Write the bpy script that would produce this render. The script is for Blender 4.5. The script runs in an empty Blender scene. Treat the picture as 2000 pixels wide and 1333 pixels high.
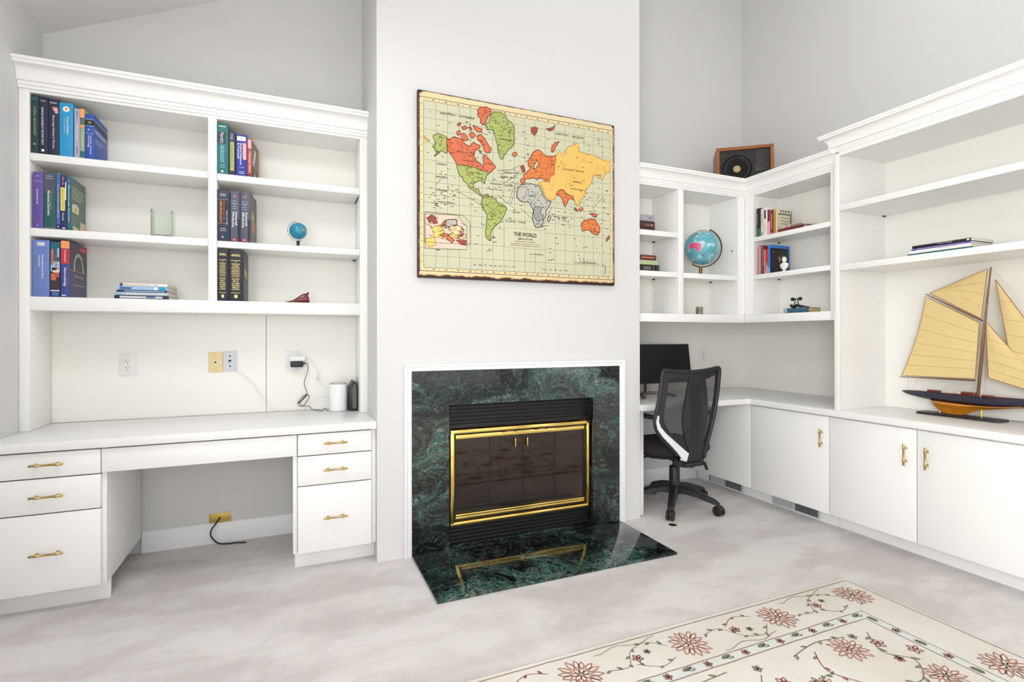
import bpy, bmesh, math, random
from mathutils import Vector, Matrix
random.seed(7)
S = bpy.context.scene
C = S.collection
PI = math.pi

# ---------------------------------------------------------------- camera
yaw, roll = 0.401114, -0.00133
fw = Vector((math.sin(yaw), math.cos(yaw), 0)); rt = Vector((math.cos(yaw), -math.sin(yaw), 0)); up = Vector((0, 0, 1))
r2 = math.cos(roll)*rt + math.sin(roll)*up; u2 = -math.sin(roll)*rt + math.cos(roll)*up
cd = bpy.data.cameras.new('camera'); cam = bpy.data.objects.new('camera', cd); C.objects.link(cam)
cd.sensor_width = 36; cd.lens = 36*1012.8/2000; cd.shift_y = -8.57/2000; cd.clip_start = 0.05
M = Matrix((r2, u2, -fw)).transposed().to_4x4(); M.translation = Vector((0, 0, 1.217)); cam.matrix_world = M
S.camera = cam
S.view_settings.view_transform = 'Standard'; S.view_settings.look = 'None'; S.view_settings.gamma = 1
S.view_settings.use_curve_mapping = False
S.view_settings.exposure = -0.03

# ---------------------------------------------------------------- world and daylight
W = bpy.data.worlds.new('daylight'); S.world = W; W.use_nodes = True
wn = W.node_tree.nodes; wl = W.node_tree.links
bg = wn['Background']; sky = wn.new('ShaderNodeTexSky'); sky.sky_type = 'HOSEK_WILKIE'; sky.turbidity = 6; sky.ground_albedo = .6
sky.sun_direction = (0.3, -0.2, 0.9)
mixw = wn.new('ShaderNodeMix'); mixw.data_type = 'RGBA'; mixw.inputs[0].default_value = .8
wl.new(sky.outputs[0], mixw.inputs[6]); mixw.inputs[7].default_value = (1, 1, 1, 1)
wl.new(mixw.outputs[2], bg.inputs[0]); bg.inputs[1].default_value = 1.85

def area(name, loc, tgt, sx, sy, power, col=(1, 1, 1)):
    l = bpy.data.lights.new(name, 'AREA'); l.shape = 'RECTANGLE'; l.size = sx; l.size_y = sy; l.energy = power; l.color = col
    o = bpy.data.objects.new(name, l); C.objects.link(o); o.location = loc
    o.rotation_euler = (Vector(tgt)-Vector(loc)).to_track_quat('-Z', 'Y').to_euler()
    return o
# lamps in unseen rear and left windows; the right one is added fill
area('daylight_rear_window', (-0.175, -2.56, 1.45), (-0.175, 0, 1.40), 1.55, 2.1, 11, (.98, .99, 1))
area('daylight_left_window', (-1.30, -1.2, 1.5), (0, -1.2, 1.5), 1.5, 1.7, 140, (.98, .99, 1))
area('fill_right_window', (3.83, -1.2, 1.5), (2, -1.2, 1.5), 1.5, 1.7, 6, (.98, .99, 1))
# unseen fill lamps added overhead to even out the light, no fixtures
area('overhead_fill_middle', (1.2, .4, 3.5), (1.2, .4, 0), 1.2, 1.2, 8, (.98, .99, 1))
area('overhead_fill_left', (-.5, 1.7, 3.05), (-.5, 1.7, 0), .7, .7, 23, (.98, .99, 1))
area('overhead_fill_right', (2.7, 1.7, 4.3), (2.7, 1.7, 0), .9, .9, 7, (.98, .99, 1))

# ---------------------------------------------------------------- helpers
WL = {}
def obj(name, mb, parent=None, loc=None, rot=None):
    """links ONE mesh object; vertices are given in world space (or in the parent's space when mb.local)"""
    me = bpy.data.meshes.new(name)
    off = Vector((0, 0, 0))
    if parent is not None and not mb.local: off = WL[parent.name]
    elif loc is not None and not mb.local: off = Vector(loc)
    me.from_pydata([Vector(v)-off for v in mb.v], [], mb.f)
    for m in mb.m: me.materials.append(m)
    me.polygons.foreach_set('material_index', mb.fm)
    me.update()
    bm = bmesh.new(); bm.from_mesh(me); bmesh.ops.recalc_face_normals(bm, faces=bm.faces) if mb.recalc else None
    bm.to_mesh(me); bm.free()
    if mb.smooth:
        me.polygons.foreach_set('use_smooth', mb.sm)
        me.set_sharp_from_angle(angle=math.radians(38))
    o = bpy.data.objects.new(name, me); C.objects.link(o)
    if parent is not None:
        o.parent = parent; WL[o.name] = WL[parent.name]
    else:
        o.location = off if loc is None else Vector(loc); WL[o.name] = Vector(o.location)
        if rot: o.rotation_euler = rot
    return o
def tag(o, label, cat, group=None):
    o['label'] = label; o['category'] = cat
    if group: o['group'] = group
    return o
def thing(name, label, cat, loc=(0, 0, 0), rot=(0, 0, 0), group=None):
    o = bpy.data.objects.new(name, None); C.objects.link(o); o.empty_display_size = .05
    o.location = loc; o.rotation_euler = rot; WL[o.name] = Vector(loc)
    return tag(o, label, cat, group)
def struct(name, mb, parent=None):
    o = obj(name, mb, parent)
    if parent is None: o['kind'] = 'structure'
    return o

class MB:
    def __init__(s, mat=None, local=False, smooth=True, recalc=True):
        s.v = []; s.f = []; s.fm = []; s.sm = []; s.m = []; s.mat = mat; s.local = local; s.smooth = smooth; s.recalc = recalc
    def mi(s, mat):
        mat = mat or s.mat
        if mat not in s.m: s.m.append(mat)
        return s.m.index(mat)
    def add(s, vs, fs, mat=None, smooth=True, T=None):
        k = len(s.v); i = s.mi(mat)
        s.v += [(T @ Vector(v)) if T is not None else Vector(v) for v in vs]
        for f in fs: s.f.append([a+k for a in f]); s.fm.append(i); s.sm.append(smooth)
        return s
    def box(s, x0, x1, y0, y1, z0, z1, mat=None, bev=0.0, T=None, seg=2):
        if x0 > x1: x0, x1 = x1, x0
        if y0 > y1: y0, y1 = y1, y0
        if z0 > z1: z0, z1 = z1, z0
        bev = min(bev, .45*min(x1-x0, y1-y0, z1-z0))
        if bev <= 0:
            return s.add([(x0,y0,z0),(x1,y0,z0),(x1,y1,z0),(x0,y1,z0),(x0,y0,z1),(x1,y0,z1),(x1,y1,z1),(x0,y1,z1)],
                         [(0,3,2,1),(4,5,6,7),(0,1,5,4),(1,2,6,5),(2,3,7,6),(3,0,4,7)], mat, False, T)
        bm = bmesh.new(); bmesh.ops.create_cube(bm, size=1)
        for v in bm.verts: v.co = Vector(((x0+x1)/2+v.co.x*(x1-x0), (y0+y1)/2+v.co.y*(y1-y0), (z0+z1)/2+v.co.z*(z1-z0)))
        bmesh.ops.bevel(bm, geom=list(bm.edges), offset=bev, segments=seg, affect='EDGES', profile=.5)
        return s.bm(bm, mat, T)
    def bm(s, bm, mat=None, T=None, smooth=True):
        bm.verts.index_update()
        s.add([v.co.copy() for v in bm.verts], [[v.index for v in f.verts] for f in bm.faces], mat, smooth, T); bm.free(); return s
    def prism(s, pts, a, b, axis='z', mat=None, bev=0.0, T=None, smooth=True):
        """2D outline extruded from a to b; axis z: (x,y); y: (x,z); x: (y,z)"""
        def p3(p, t): return {'z': (p[0], p[1], t), 'y': (p[0], t, p[1]), 'x': (t, p[0], p[1])}[axis]
        bm = bmesh.new(); n = len(pts)
        A = [bm.verts.new(p3(p, a)) for p in pts]; B = [bm.verts.new(p3(p, b)) for p in pts]
        bm.faces.new(A[::-1]); bm.faces.new(B)
        for i in range(n): bm.faces.new((A[i], A[(i+1) % n], B[(i+1) % n], B[i]))
        bmesh.ops.recalc_face_normals(bm, faces=bm.faces)
        if bev > 0:
            es = [e for e in bm.edges if not (e.verts[0] in A and e.verts[1] in B) and not (e.verts[0] in B and e.verts[1] in A)]
            bmesh.ops.bevel(bm, geom=es, offset=bev, segments=2, affect='EDGES', profile=.5)
        return s.bm(bm, mat, T, smooth)
    def flat(s, pts, z, axis='y', mat=None, T=None):
        def p3(p): return {'z': (p[0], p[1], z), 'y': (p[0], z, p[1]), 'x': (z, p[0], p[1])}[axis]
        return s.add([p3(p) for p in pts], [list(range(len(pts)))], mat, False, T)
    def tube(s, pts, r, mat=None, n=10, closed=False, T=None, cap=True, flatk=1.0, upv=None):
        P = [Vector(p) for p in pts]; N = len(P); R = r if isinstance(r, (list, tuple)) else [r]*N
        vs = []; prev = None
        for i in range(N):
            if closed: t = P[(i+1) % N]-P[i-1]
            else: t = P[min(i+1, N-1)]-P[max(i-1, 0)]
            t.normalize()
            if prev is None:
                a = Vector(upv) if upv else (Vector((0, 0, 1)) if abs(t.z) < .9 else Vector((1, 0, 0)))
            else: a = prev
            x = (a-t*a.dot(t)).normalized(); y = t.cross(x); prev = x
            for k in range(n):
                an = 2*PI*k/n; vs.append(P[i]+x*math.cos(an)*R[i]*flatk+y*math.sin(an)*R[i])
        fs = []
        for i in range(N if closed else N-1):
            j = (i+1) % N
            for k in range(n): fs.append((i*n+k, i*n+(k+1) % n, j*n+(k+1) % n, j*n+k))
        if not closed and cap: fs.append(list(range(n))[::-1]); fs.append([(N-1)*n+k for k in range(n)])
        return s.add(vs, fs, mat, True, T)
    def lathe(s, prof, c=(0, 0, 0), axis='z', mat=None, n=32, T=None):
        vs = []; fs = []
        for r, h in prof:
            for k in range(n):
                a = 2*PI*k/n; x, y = r*math.cos(a), r*math.sin(a)
                p = {'z': (x, y, h), 'y': (x, h, y), 'x': (h, x, y)}[axis]
                vs.append((p[0]+c[0], p[1]+c[1], p[2]+c[2]))
        for i in range(len(prof)-1):
            for k in range(n): fs.append((i*n+k, i*n+(k+1) % n, (i+1)*n+(k+1) % n, (i+1)*n+k))
        fs.append(list(range(n))[::-1]); fs.append([(len(prof)-1)*n+k for k in range(n)])
        return s.add(vs, fs, mat, True, T)
    def ball(s, c, r, mat=None, n=24, sc=(1, 1, 1), T=None):
        bm = bmesh.new(); bmesh.ops.create_uvsphere(bm, u_segments=n, v_segments=n//2, radius=r)
        for v in bm.verts: v.co = Vector((c[0]+v.co.x*sc[0], c[1]+v.co.y*sc[1], c[2]+v.co.z*sc[2]))
        return s.bm(bm, mat, T)
    def loft(s, rings, mat=None, closed=False, caps=True, T=None, smooth=True):
        n = len(rings[0]); vs = [p for r in rings for p in r]; fs = []; N = len(rings)
        for i in range(N if closed else N-1):
            j = (i+1) % N
            for k in range(n): fs.append((i*n+k, i*n+(k+1) % n, j*n+(k+1) % n, j*n+k))
        if caps and not closed: fs.append(list(range(n))[::-1]); fs.append([(N-1)*n+k for k in range(n)])
        return s.add(vs, fs, mat, smooth, T)
    def text(s, txt, size, org, dx, dy, mat, bold=0.0, squeeze=1.0, width=None):
        """centred text; dx reading direction, dy letter-up direction"""
        key = (txt, bold)
        if key not in TX:
            cu = bpy.data.curves.new('lettering', 'FONT'); cu.body = txt; cu.size = 1; cu.align_x = 'CENTER'; cu.align_y = 'CENTER'
            cu.offset = bold; cu.resolution_u = 2
            o = bpy.data.objects.new('lettering', cu); C.objects.link(o); bpy.context.view_layer.update()
            me = o.to_mesh(); TX[key] = ([v.co.copy() for v in me.vertices], [list(p.vertices) for p in me.polygons])
            o.to_mesh_clear(); bpy.data.objects.remove(o); bpy.data.curves.remove(cu)
        vs, fs = TX[key]
        if not vs: return s
        if width:
            w = max(v.x for v in vs)-min(v.x for v in vs); squeeze = width/(w*size)
        dx = Vector(dx); dy = Vector(dy); org = Vector(org)
        return s.add([org+dx*(v.x*size*squeeze)+dy*(v.y*size) for v in vs], fs, mat, False)
TX = {}

def arc(cx, cy, r, a0, a1, n=16):
    return [(cx+r*math.cos(a0+(a1-a0)*i/n), cy+r*math.sin(a0+(a1-a0)*i/n)) for i in range(n+1)]
def smoothpath(pts, k=4):
    P = [Vector(p) for p in pts]; out = []
    for i in range(len(P)-1):
        p0 = P[max(i-1, 0)]; p1 = P[i]; p2 = P[i+1]; p3 = P[min(i+2, len(P)-1)]
        for j in range(k):
            t = j/k
            out.append(.5*((2*p1)+(p2-p0)*t+(2*p0-5*p1+4*p2-p3)*t*t+(3*p1-p0-3*p2+p3)*t**3))
    out.append(P[-1]); return out

# ---------------------------------------------------------------- materials
MC = {}
def mat(name, col, rough=.5, metal=0.0, var=.03, scale=30, bump=0.0, spec=.5, coat=0.0, alpha=1.0, trans=0.0):
    if name in MC: return MC[name]
    m = bpy.data.materials.new(name); m.use_nodes = True; nt = m.node_tree; N = nt.nodes; L = nt.links; b = N['Principled BSDF']
    b.inputs['Roughness'].default_value = rough; b.inputs['Metallic'].default_value = metal
    b.inputs['Specular IOR Level'].default_value = spec; b.inputs['Coat Weight'].default_value = coat
    b.inputs['Alpha'].default_value = alpha; b.inputs['Transmission Weight'].default_value = trans
    tc = N.new('ShaderNodeTexCoord'); no = N.new('ShaderNodeTexNoise'); no.inputs['Scale'].default_value = scale; no.inputs['Detail'].default_value = 4
    L.new(tc.outputs['Object'], no.inputs['Vector'])
    cr = N.new('ShaderNodeValToRGB'); c0 = [max(0, c*(1-var)) for c in col]; c1 = [min(1, c*(1+var)) for c in col]
    cr.color_ramp.elements[0].position = .3; cr.color_ramp.elements[1].position = .7
    cr.color_ramp.elements[0].color = (*c0, 1); cr.color_ramp.elements[1].color = (*c1, 1)
    L.new(no.outputs['Fac'], cr.inputs['Fac']); L.new(cr.outputs['Color'], b.inputs['Base Color'])
    if bump:
        bp = N.new('ShaderNodeBump'); bp.inputs['Strength'].default_value = bump; bp.inputs['Distance'].default_value = .002
        L.new(no.outputs['Fac'], bp.inputs['Height']); L.new(bp.outputs['Normal'], b.inputs['Normal'])
    MC[name] = m; return m
def srgb(r, g, b):
    f = lambda c: ((c/255)/12.92 if c/255 <= .04045 else ((c/255+.055)/1.055)**2.4)
    return (f(r), f(g), f(b))

wallp = mat('wall_paint', srgb(220, 219, 218), .85, var=.006, scale=3, bump=.02)
ceilp = mat('ceiling_paint', srgb(232, 231, 229), .9, var=.006, scale=3)
white = mat('white_lacquer', srgb(246, 245, 242), .35, var=.006, scale=6)
whitein = mat('white_lacquer_inside', srgb(246, 244, 237), .45, var=.006, scale=6)
laminate = mat('white_laminate', srgb(240, 239, 238), .3, var=.008, scale=12)
trimw = mat('white_trim_paint', srgb(242, 242, 242), .35, var=.005, scale=6)
brass = mat('aged_brass', (.52, .37, .15), .32, 1.0, var=.12, scale=60)
gold = mat('polished_brass', (.90, .66, .20), .12, 1.0, var=.05, scale=25)
black = mat('black_plastic', (.012, .012, .014), .38, var=.1)
blackm = mat('black_metal', (.014, .013, .014), .45, .3, var=.12, scale=20)
fabric = mat('black_fabric', (.012, .012, .015), .9, var=.2, scale=300, bump=.3)
paper = mat('book_pages', srgb(226, 219, 204), .9, var=.05, scale=80)
dark = mat('dark_gap', (.03, .03, .03), .9)

def carpet_mat():
    m = bpy.data.materials.new('carpet_pile'); m.use_nodes = True; N = m.node_tree.nodes; L = m.node_tree.links; b = N['Principled BSDF']
    b.inputs['Roughness'].default_value = 1; b.inputs['Specular IOR Level'].default_value = .1; b.inputs['Sheen Weight'].default_value = .15
    tc = N.new('ShaderNodeTexCoord')
    mp = N.new('ShaderNodeMapping'); mp.inputs['Scale'].default_value = (1.0, 1.9, 1); mp.inputs['Rotation'].default_value = (0, 0, .5); L.new(tc.outputs['Object'], mp.inputs['Vector'])
    n1 = N.new('ShaderNodeTexNoise'); n1.inputs['Scale'].default_value = 1.7; n1.inputs['Detail'].default_value = 5; n1.inputs['Roughness'].default_value = .62; n1.inputs['Distortion'].default_value = .25; L.new(mp.outputs[0], n1.inputs['Vector'])
    n2 = N.new('ShaderNodeTexNoise'); n2.inputs['Scale'].default_value = 380; n2.inputs['Detail'].default_value = 2; L.new(tc.outputs['Object'], n2.inputs['Vector'])
    r = N.new('ShaderNodeValToRGB'); r.color_ramp.elements[0].position = .41; r.color_ramp.elements[1].position = .58
    r.color_ramp.elements[0].color = (*srgb(203, 197, 194), 1); r.color_ramp.elements[1].color = (*srgb(224, 219, 216), 1)
    L.new(n1.outputs['Fac'], r.inputs['Fac'])
    r2_ = N.new('ShaderNodeMapRange'); r2_.inputs['To Min'].default_value = .86; r2_.inputs['To Max'].default_value = 1.14; L.new(n2.outputs['Fac'], r2_.inputs['Value'])
    mx = N.new('ShaderNodeVectorMath'); mx.operation = 'SCALE'; L.new(r.outputs['Color'], mx.inputs[0]); L.new(r2_.outputs[0], mx.inputs['Scale']); L.new(mx.outputs[0], b.inputs['Base Color'])
    bp = N.new('ShaderNodeBump'); bp.inputs['Strength'].default_value = .5; bp.inputs['Distance'].default_value = .004; L.new(n2.outputs['Fac'], bp.inputs['Height']); L.new(bp.outputs[0], b.inputs['Normal'])
    return m
def marble_mat():
    m = bpy.data.materials.new('green_marble'); m.use_nodes = True; N = m.node_tree.nodes; L = m.node_tree.links; b = N['Principled BSDF']
    b.inputs['Roughness'].default_value = .07; b.inputs['Specular IOR Level'].default_value = .6
    tc = N.new('ShaderNodeTexCoord'); mp = N.new('ShaderNodeMapping'); mp.inputs['Rotation'].default_value = (.3, .5, .6); mp.inputs['Scale'].default_value = (1, 1, 1.6); L.new(tc.outputs['Object'], mp.inputs['Vector'])
    wq = N.new('ShaderNodeTexNoise'); wq.inputs['Scale'].default_value = 3.2; wq.inputs['Detail'].default_value = 5; L.new(mp.outputs[0], wq.inputs['Vector'])
    mx = N.new('ShaderNodeVectorMath'); mx.operation = 'MULTIPLY_ADD'; mx.inputs[1].default_value = (.55, .55, .55); L.new(wq.outputs['Color'], mx.inputs[0]); L.new(mp.outputs[0], mx.inputs[2])
    def noise(sc, det, dist, rough=.6):
        n = N.new('ShaderNodeTexNoise'); n.inputs['Scale'].default_value = sc; n.inputs['Detail'].default_value = det; n.inputs['Distortion'].default_value = dist; n.inputs['Roughness'].default_value = rough; L.new(mx.outputs[0], n.inputs['Vector']); return n
    def vein(src, c, w, lo=0.0):
        a = N.new('ShaderNodeMath'); a.operation = 'SUBTRACT'; a.inputs[1].default_value = c; L.new(src, a.inputs[0])
        d = N.new('ShaderNodeMath'); d.operation = 'ABSOLUTE'; L.new(a.outputs[0], d.inputs[0])
        e = N.new('ShaderNodeMapRange'); e.inputs['From Min'].default_value = 0; e.inputs['From Max'].default_value = w; e.inputs['To Min'].default_value = 1; e.inputs['To Max'].default_value = 0; L.new(d.outputs[0], e.inputs['Value']); return e.outputs[0]
    g = noise(3.0, 9, 1.6, .68); gr = N.new('ShaderNodeValToRGB'); e = gr.color_ramp.elements
    e[0].position = .50; e[0].color = (.0035, .0042, .0044, 1); e[1].position = .78; e[1].color = (.012, .085, .058, 1); x = e.new(.60); x.color = (.004, .017, .013, 1)
    L.new(g.outputs['Fac'], gr.inputs['Fac'])
    n3 = noise(5.5, 8, 2.6, .62); n4 = noise(4.2, 9, 3.2, .66); mk = noise(2.2, 4, 1.0)
    mr = N.new('ShaderNodeMapRange'); mr.inputs['From Min'].default_value = .475; mr.inputs['From Max'].default_value = .58; L.new(mk.outputs['Fac'], mr.inputs['Value'])
    def mixc(base, fac, col, strength):
        f = N.new('ShaderNodeMath'); f.operation = 'MULTIPLY'; f.inputs[1].default_value = strength; L.new(fac, f.inputs[0])
        q = N.new('ShaderNodeMix'); q.data_type = 'RGBA'; L.new(f.outputs[0], q.inputs[0]); L.new(base, q.inputs[6]); q.inputs[7].default_value = (*col, 1); return q.outputs[2]
    def mul(a, b2):
        f = N.new('ShaderNodeMath'); f.operation = 'MULTIPLY'; L.new(a, f.inputs[0]); L.new(b2, f.inputs[1]); return f.outputs[0]
    c = mixc(gr.outputs['Color'], mul(vein(n3.outputs['Fac'], .50, .045), mr.outputs[0]), (.022, .15, .105), .8)
    c = mixc(c, vein(n4.outputs['Fac'], .47, .0045), (.42, .56, .50), .65)
    c = mixc(c, mul(vein(n4.outputs['Fac'], .56, .006), mr.outputs[0]), (.70, .80, .76), .95)
    c = mixc(c, mul(vein(n3.outputs['Fac'], .43, .006), mr.outputs[0]), (.55, .70, .64), .9)
    n5 = noise(11, 7, 3.0, .6); c = mixc(c, mul(vein(n5.outputs['Fac'], .52, .008), mr.outputs[0]), (.48, .64, .58), .6)
    L.new(c, b.inputs['Base Color']); return m
carpet = carpet_mat(); marble = marble_mat()
# ---------------------------------------------------------------- measured planes (metres)
XL, XR, YB, YREAR = -1.216, 3.749, 3.509, -2.5
XC0, XC1, YC = .422, 2.142, 2.861
SL = .4668                                   # ceiling pitch, rising to the right
ZC = lambda x: 2.829+(x-XL)*SL

# floor
m = MB(carpet); m.box(XL-.1, XR+.1, YREAR-.1, YB+.1, -.1, 0); struct('floor', m)
# walls
def poly_wall(name, pts, a, b, axis): m = MB(wallp); m.prism(pts, a, b, axis, smooth=False); return struct(name, m)
poly_wall('wall_back', [(XL-.1, 0), (XR+.1, 0), (XR+.1, ZC(XR+.1)), (XL-.1, ZC(XL-.1))], YB, YB+.1, 'y')
def wall_with_holes(name, u0, u1, top, holes, a, b, axis):
    """wall made of blocks around rectangular window openings; top(u) is its height"""
    m = MB(wallp)
    us = sorted({u0, u1}|{h[0] for h in holes}|{h[1] for h in holes})
    for i in range(len(us)-1):
        c0, c1 = us[i], us[i+1]; hs = sorted([h for h in holes if h[0] <= c0 and h[1] >= c1], key=lambda h: h[2]); z = 0
        for h in hs: m.prism([(c0, z), (c1, z), (c1, h[2]), (c0, h[2])], a, b, axis, smooth=False) if h[2] > z else None; z = h[3]
        m.prism([(c0, z), (c1, z), (c1, top(c1)), (c0, top(c0))], a, b, axis, smooth=False)
    return struct(name, m)
wall_with_holes('wall_rear', XL, XR, ZC, [(-.95, .6, .4, 2.5), (1.4, 3.2, .4, 2.5), (1.4, 3.2, 2.85, 3.85)], YREAR-.1, YREAR, 'y')
wall_with_holes('wall_left', YREAR, YB, lambda u: ZC(XL), [(-1.95, -.45, .65, 2.35), (.4, 1.7, .65, 2.35)], XL-.1, XL, 'x')
wall_with_holes('wall_right', YREAR, YB, lambda u: ZC(XR), [(-1.95, -.45, .65, 2.35)], XR, XR+.1, 'x')
# chimney breast with the firebox opening
m = MB(wallp)
FX0, FX1, FZ = .800, 1.790, .850
m.prism([(XC0, 0), (FX0, 0), (FX0, ZC(FX0)), (XC0, ZC(XC0))], YC, YB, 'y', smooth=False)
m.prism([(FX1, 0), (XC1, 0), (XC1, ZC(XC1)), (FX1, ZC(FX1))], YC, YB, 'y', smooth=False)
m.prism([(FX0, FZ), (FX1, FZ), (FX1, ZC(FX1)), (FX0, ZC(FX0))], YC, YB, 'y', smooth=False)
struct('wall_fireplace', m)
# sloped ceiling
m = MB(ceilp); m.prism([(XL-.1, ZC(XL-.1)), (XR+.1, ZC(XR+.1)), (XR+.1, ZC(XR+.1)+.1), (XL-.1, ZC(XL-.1)+.1)], YREAR-.1, YB+.1, 'y', smooth=False); struct('ceiling', m)
# rear windows (behind the camera)
def window(name, x0, x1, z0, z1, axis='y', pos=YREAR, cols=3, rows=3):
    m = MB(trimw)
    def bx(u0, u1, w0, w1, d0, d1):
        if axis == 'y': m.box(u0, u1, pos+d0, pos+d1, w0, w1, bev=.003)
        else: m.box(pos+d0, pos+d1, u0, u1, w0, w1, bev=.003)
    for u0, u1, w0, w1 in ((x0-.07, x0, z0-.07, z1+.07), (x1, x1+.07, z0-.07, z1+.07), (x0, x1, z1, z1+.07), (x0, x1, z0-.07, z0)): bx(u0, u1, w0, w1, 0.0, .02)
    for i in range(1, cols): u = x0+(x1-x0)*i/cols; bx(u-.012, u+.012, z0, z1, -.06, -.03)
    for i in range(1, rows): w = z0+(z1-z0)*i/rows; bx(x0, x1, w-.012, w+.012, -.06, -.03)
    struct(name, m)
window('window_1', -.95, .6, .4, 2.5); window('window_2', 1.4, 3.2, .4, 2.5)
window('window_3', 1.4, 3.2, 2.85, 3.85, rows=2)
window('window_4', -1.95, -.45, .65, 2.35, 'x', XL); window('added_left_window', .4, 1.7, .65, 2.35, 'x', XL)  # second left window is added to throw light onto the right wall

def window_r(name, y0, y1, z0, z1):
    m = MB(trimw)
    for u0, u1, w0, w1 in ((y0-.07, y0, z0-.07, z1+.07), (y1, y1+.07, z0-.07, z1+.07), (y0, y1, z1, z1+.07), (y0, y1, z0-.07, z0)): m.box(XR-.02, XR, u0, u1, w0, w1, bev=.003)
    struct(name, m)
window_r('added_right_window', -1.95, -.45, .65, 2.35)  # unseen window added on the right to brighten the left side
# baseboards under the two desks and beside the camera
def baseboard(name, pts_fn, L):
    prof = [(0, 0), (.015, 0), (.015, .088), (.012, .094), (.012, .102), (.006, .112), (.004, .117), (0, .117)]
    m = MB(trimw); rings = [[pts_fn(t, o, z) for o, z in prof] for t in L]; m.loft(rings, smooth=False); struct(name, m)
baseboard('baseboard_back_left', lambda t, o, z: (t, YB-o, z), (-.780, .003))
baseboard('baseboard_back_right', lambda t, o, z: (t, YB-o, z), (2.208, 3.21))
baseboard('baseboard_rear', lambda t, o, z: (t, YREAR+o, z), (XR, XL))
baseboard('baseboard_left', lambda t, o, z: (XL+o, t, z), (YREAR+.02, 2.83))

# ---------------------------------------------------------------- pulls
def pull(length=.118):
    """bar pull along x, standing off towards -y; origin at its centre on the door face"""
    m = MB(brass, local=True)
    L = length/2
    m.lathe([(.0, -L), (.0048, -L), (.0052, -L+.003), (.0052, -L+.016), (.0066, -L+.018), (.0066, -L+.028), (.0048, -L+.031), (.0046, L-.031), (.0066, L-.028), (.0066, L-.018), (.0052, L-.016), (.0052, L-.003), (.0048, L), (0, L)], (0, -.024, 0), 'x', n=14)
    for s in (-1, 1):
        m.lathe([(.0068, 0), (.0068, -.002), (.0042, -.004), (.0038, -.02), (.0045, -.024)], (s*(L-.023), 0, 0), 'y', n=12)
    return m
PULL = pull()
def put_pull(parent, loc, rot=(0, 0, 0), label=None):
    o = obj('handle', PULL, parent); o.location = Vector(loc)-WL[parent.name]; o.rotation_euler = rot
    o['label'] = label or 'brass bar pull'
    return o

# ---------------------------------------------------------------- left drawer cabinets
def drawer_cabinet(x0, x1, dx0, dx1, tk0, tk1, hx, label):
    t = thing('drawer_cabinet', label, 'cabinet', ((x0+x1)/2, 3.2, 0))
    m = MB(white)
    m.box(x0, x0+.019, 2.905, 3.485, .094, .717, bev=.001); m.box(x1-.019, x1, 2.905, 3.485, .094, .717, bev=.001)
    m.box(x0+.019, x1-.019, 3.46, 3.485, .094, .717); m.box(x0+.019, x1-.019, 2.93, 3.46, .094, .112); m.box(x0+.019, x1-.019, 2.93, 3.46, .700, .717)
    m.box(dx0-.002, dx1+.002, 2.925, 2.93, .094, .717, dark)
    for a, b in ((x0, dx0), (dx1, x1)):
        if b-a > .004: m.box(a+.0005, b-.0015, 2.9055, 2.93, .0945, .7165, bev=.001)
    obj('carcass', m, t)
    m = MB(white); m.box(tk0, tk1, 2.962, 2.98, .0, .094, bev=.001); m.box(tk0, tk0+.018, 2.98, 3.485, 0, .094); obj('toe_kick', m, t)
    for z0, z1, hz in ((.602, .711, .661), (.446, .597, .522), (.097, .441, .271)):
        m = MB(white); m.box(dx0, dx1, 2.885, 2.905, z0, z1, bev=.0025); d = obj('drawer', m, t)
        put_pull(d, (hx, 2.885, hz))
    return t
drawer_cabinet(-1.212, -.780, -1.19, -.798, -1.208, -.782, -.986, 'white three-drawer desk cabinet at the left end below the left bookcase')
drawer_cabinet(.003, .4205, .026, .395, .012, .4205, .209, 'white three-drawer desk cabinet right of the left knee hole beside the chimney breast')
t = thing('pencil_drawer', 'wide white handleless pencil drawer over the left knee hole', 'drawer', (-.39, 3.1, .6))
m = MB(white); m.box(-.795, .022, 2.885, 2.905, .604, .711, bev=.0025); obj('drawer_front', m, t)
m = MB(white); m.box(-.774, -.003, 2.905, 3.40, .61, .70); obj('drawer_box', m, t)
m = MB(laminate); m.box(XL+.002, XC0-.001, 2.868, 3.485, .7185, .759, bev=.003)
tag(obj('worktop', m, loc=(-.4, 3.2, .72)), 'long white laminate desk top under the left bookcase', 'desk top')
# small white pencil/card slot cover on the desk top
m = MB(mat('off_white_plastic', srgb(225, 222, 214), .5)); m.box(-.735, -.684, 3.455, 3.470, .7592, .7635, bev=.002)
tag(obj('grommet_cover', m, loc=(-.71, 3.46, .759)), 'small white slotted grommet strip at the back of the left desk top', 'grommet')

# ---------------------------------------------------------------- crown profile
def crown(m, stations, z0, z1, depth=.070, mat_=None):
    """stations: functions out -> (x, y); profile from z0 up to z1, reaching out by depth"""
    h = z1-z0; k = depth
    prof = [(-.012, 0), (.10*k, 0), (.10*k, .10*h), (.18*k, .13*h), (.18*k, .24*h), (.30*k, .27*h), (.33*k, .36*h)]
    prof += [(.33*k+(.52*k)*(1-math.cos(a*PI/2/6)), .36*h+(.40*h)*math.sin(a*PI/2/6)) for a in range(1, 7)]
    prof += [(.90*k, .78*h), (.90*k, .86*h), (1.0*k, .90*h), (1.0*k, h), (-.012, h)]
    m.loft([[(*s(o), z0+z) for o, z in prof] for s in stations], mat_, smooth=False)

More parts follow.
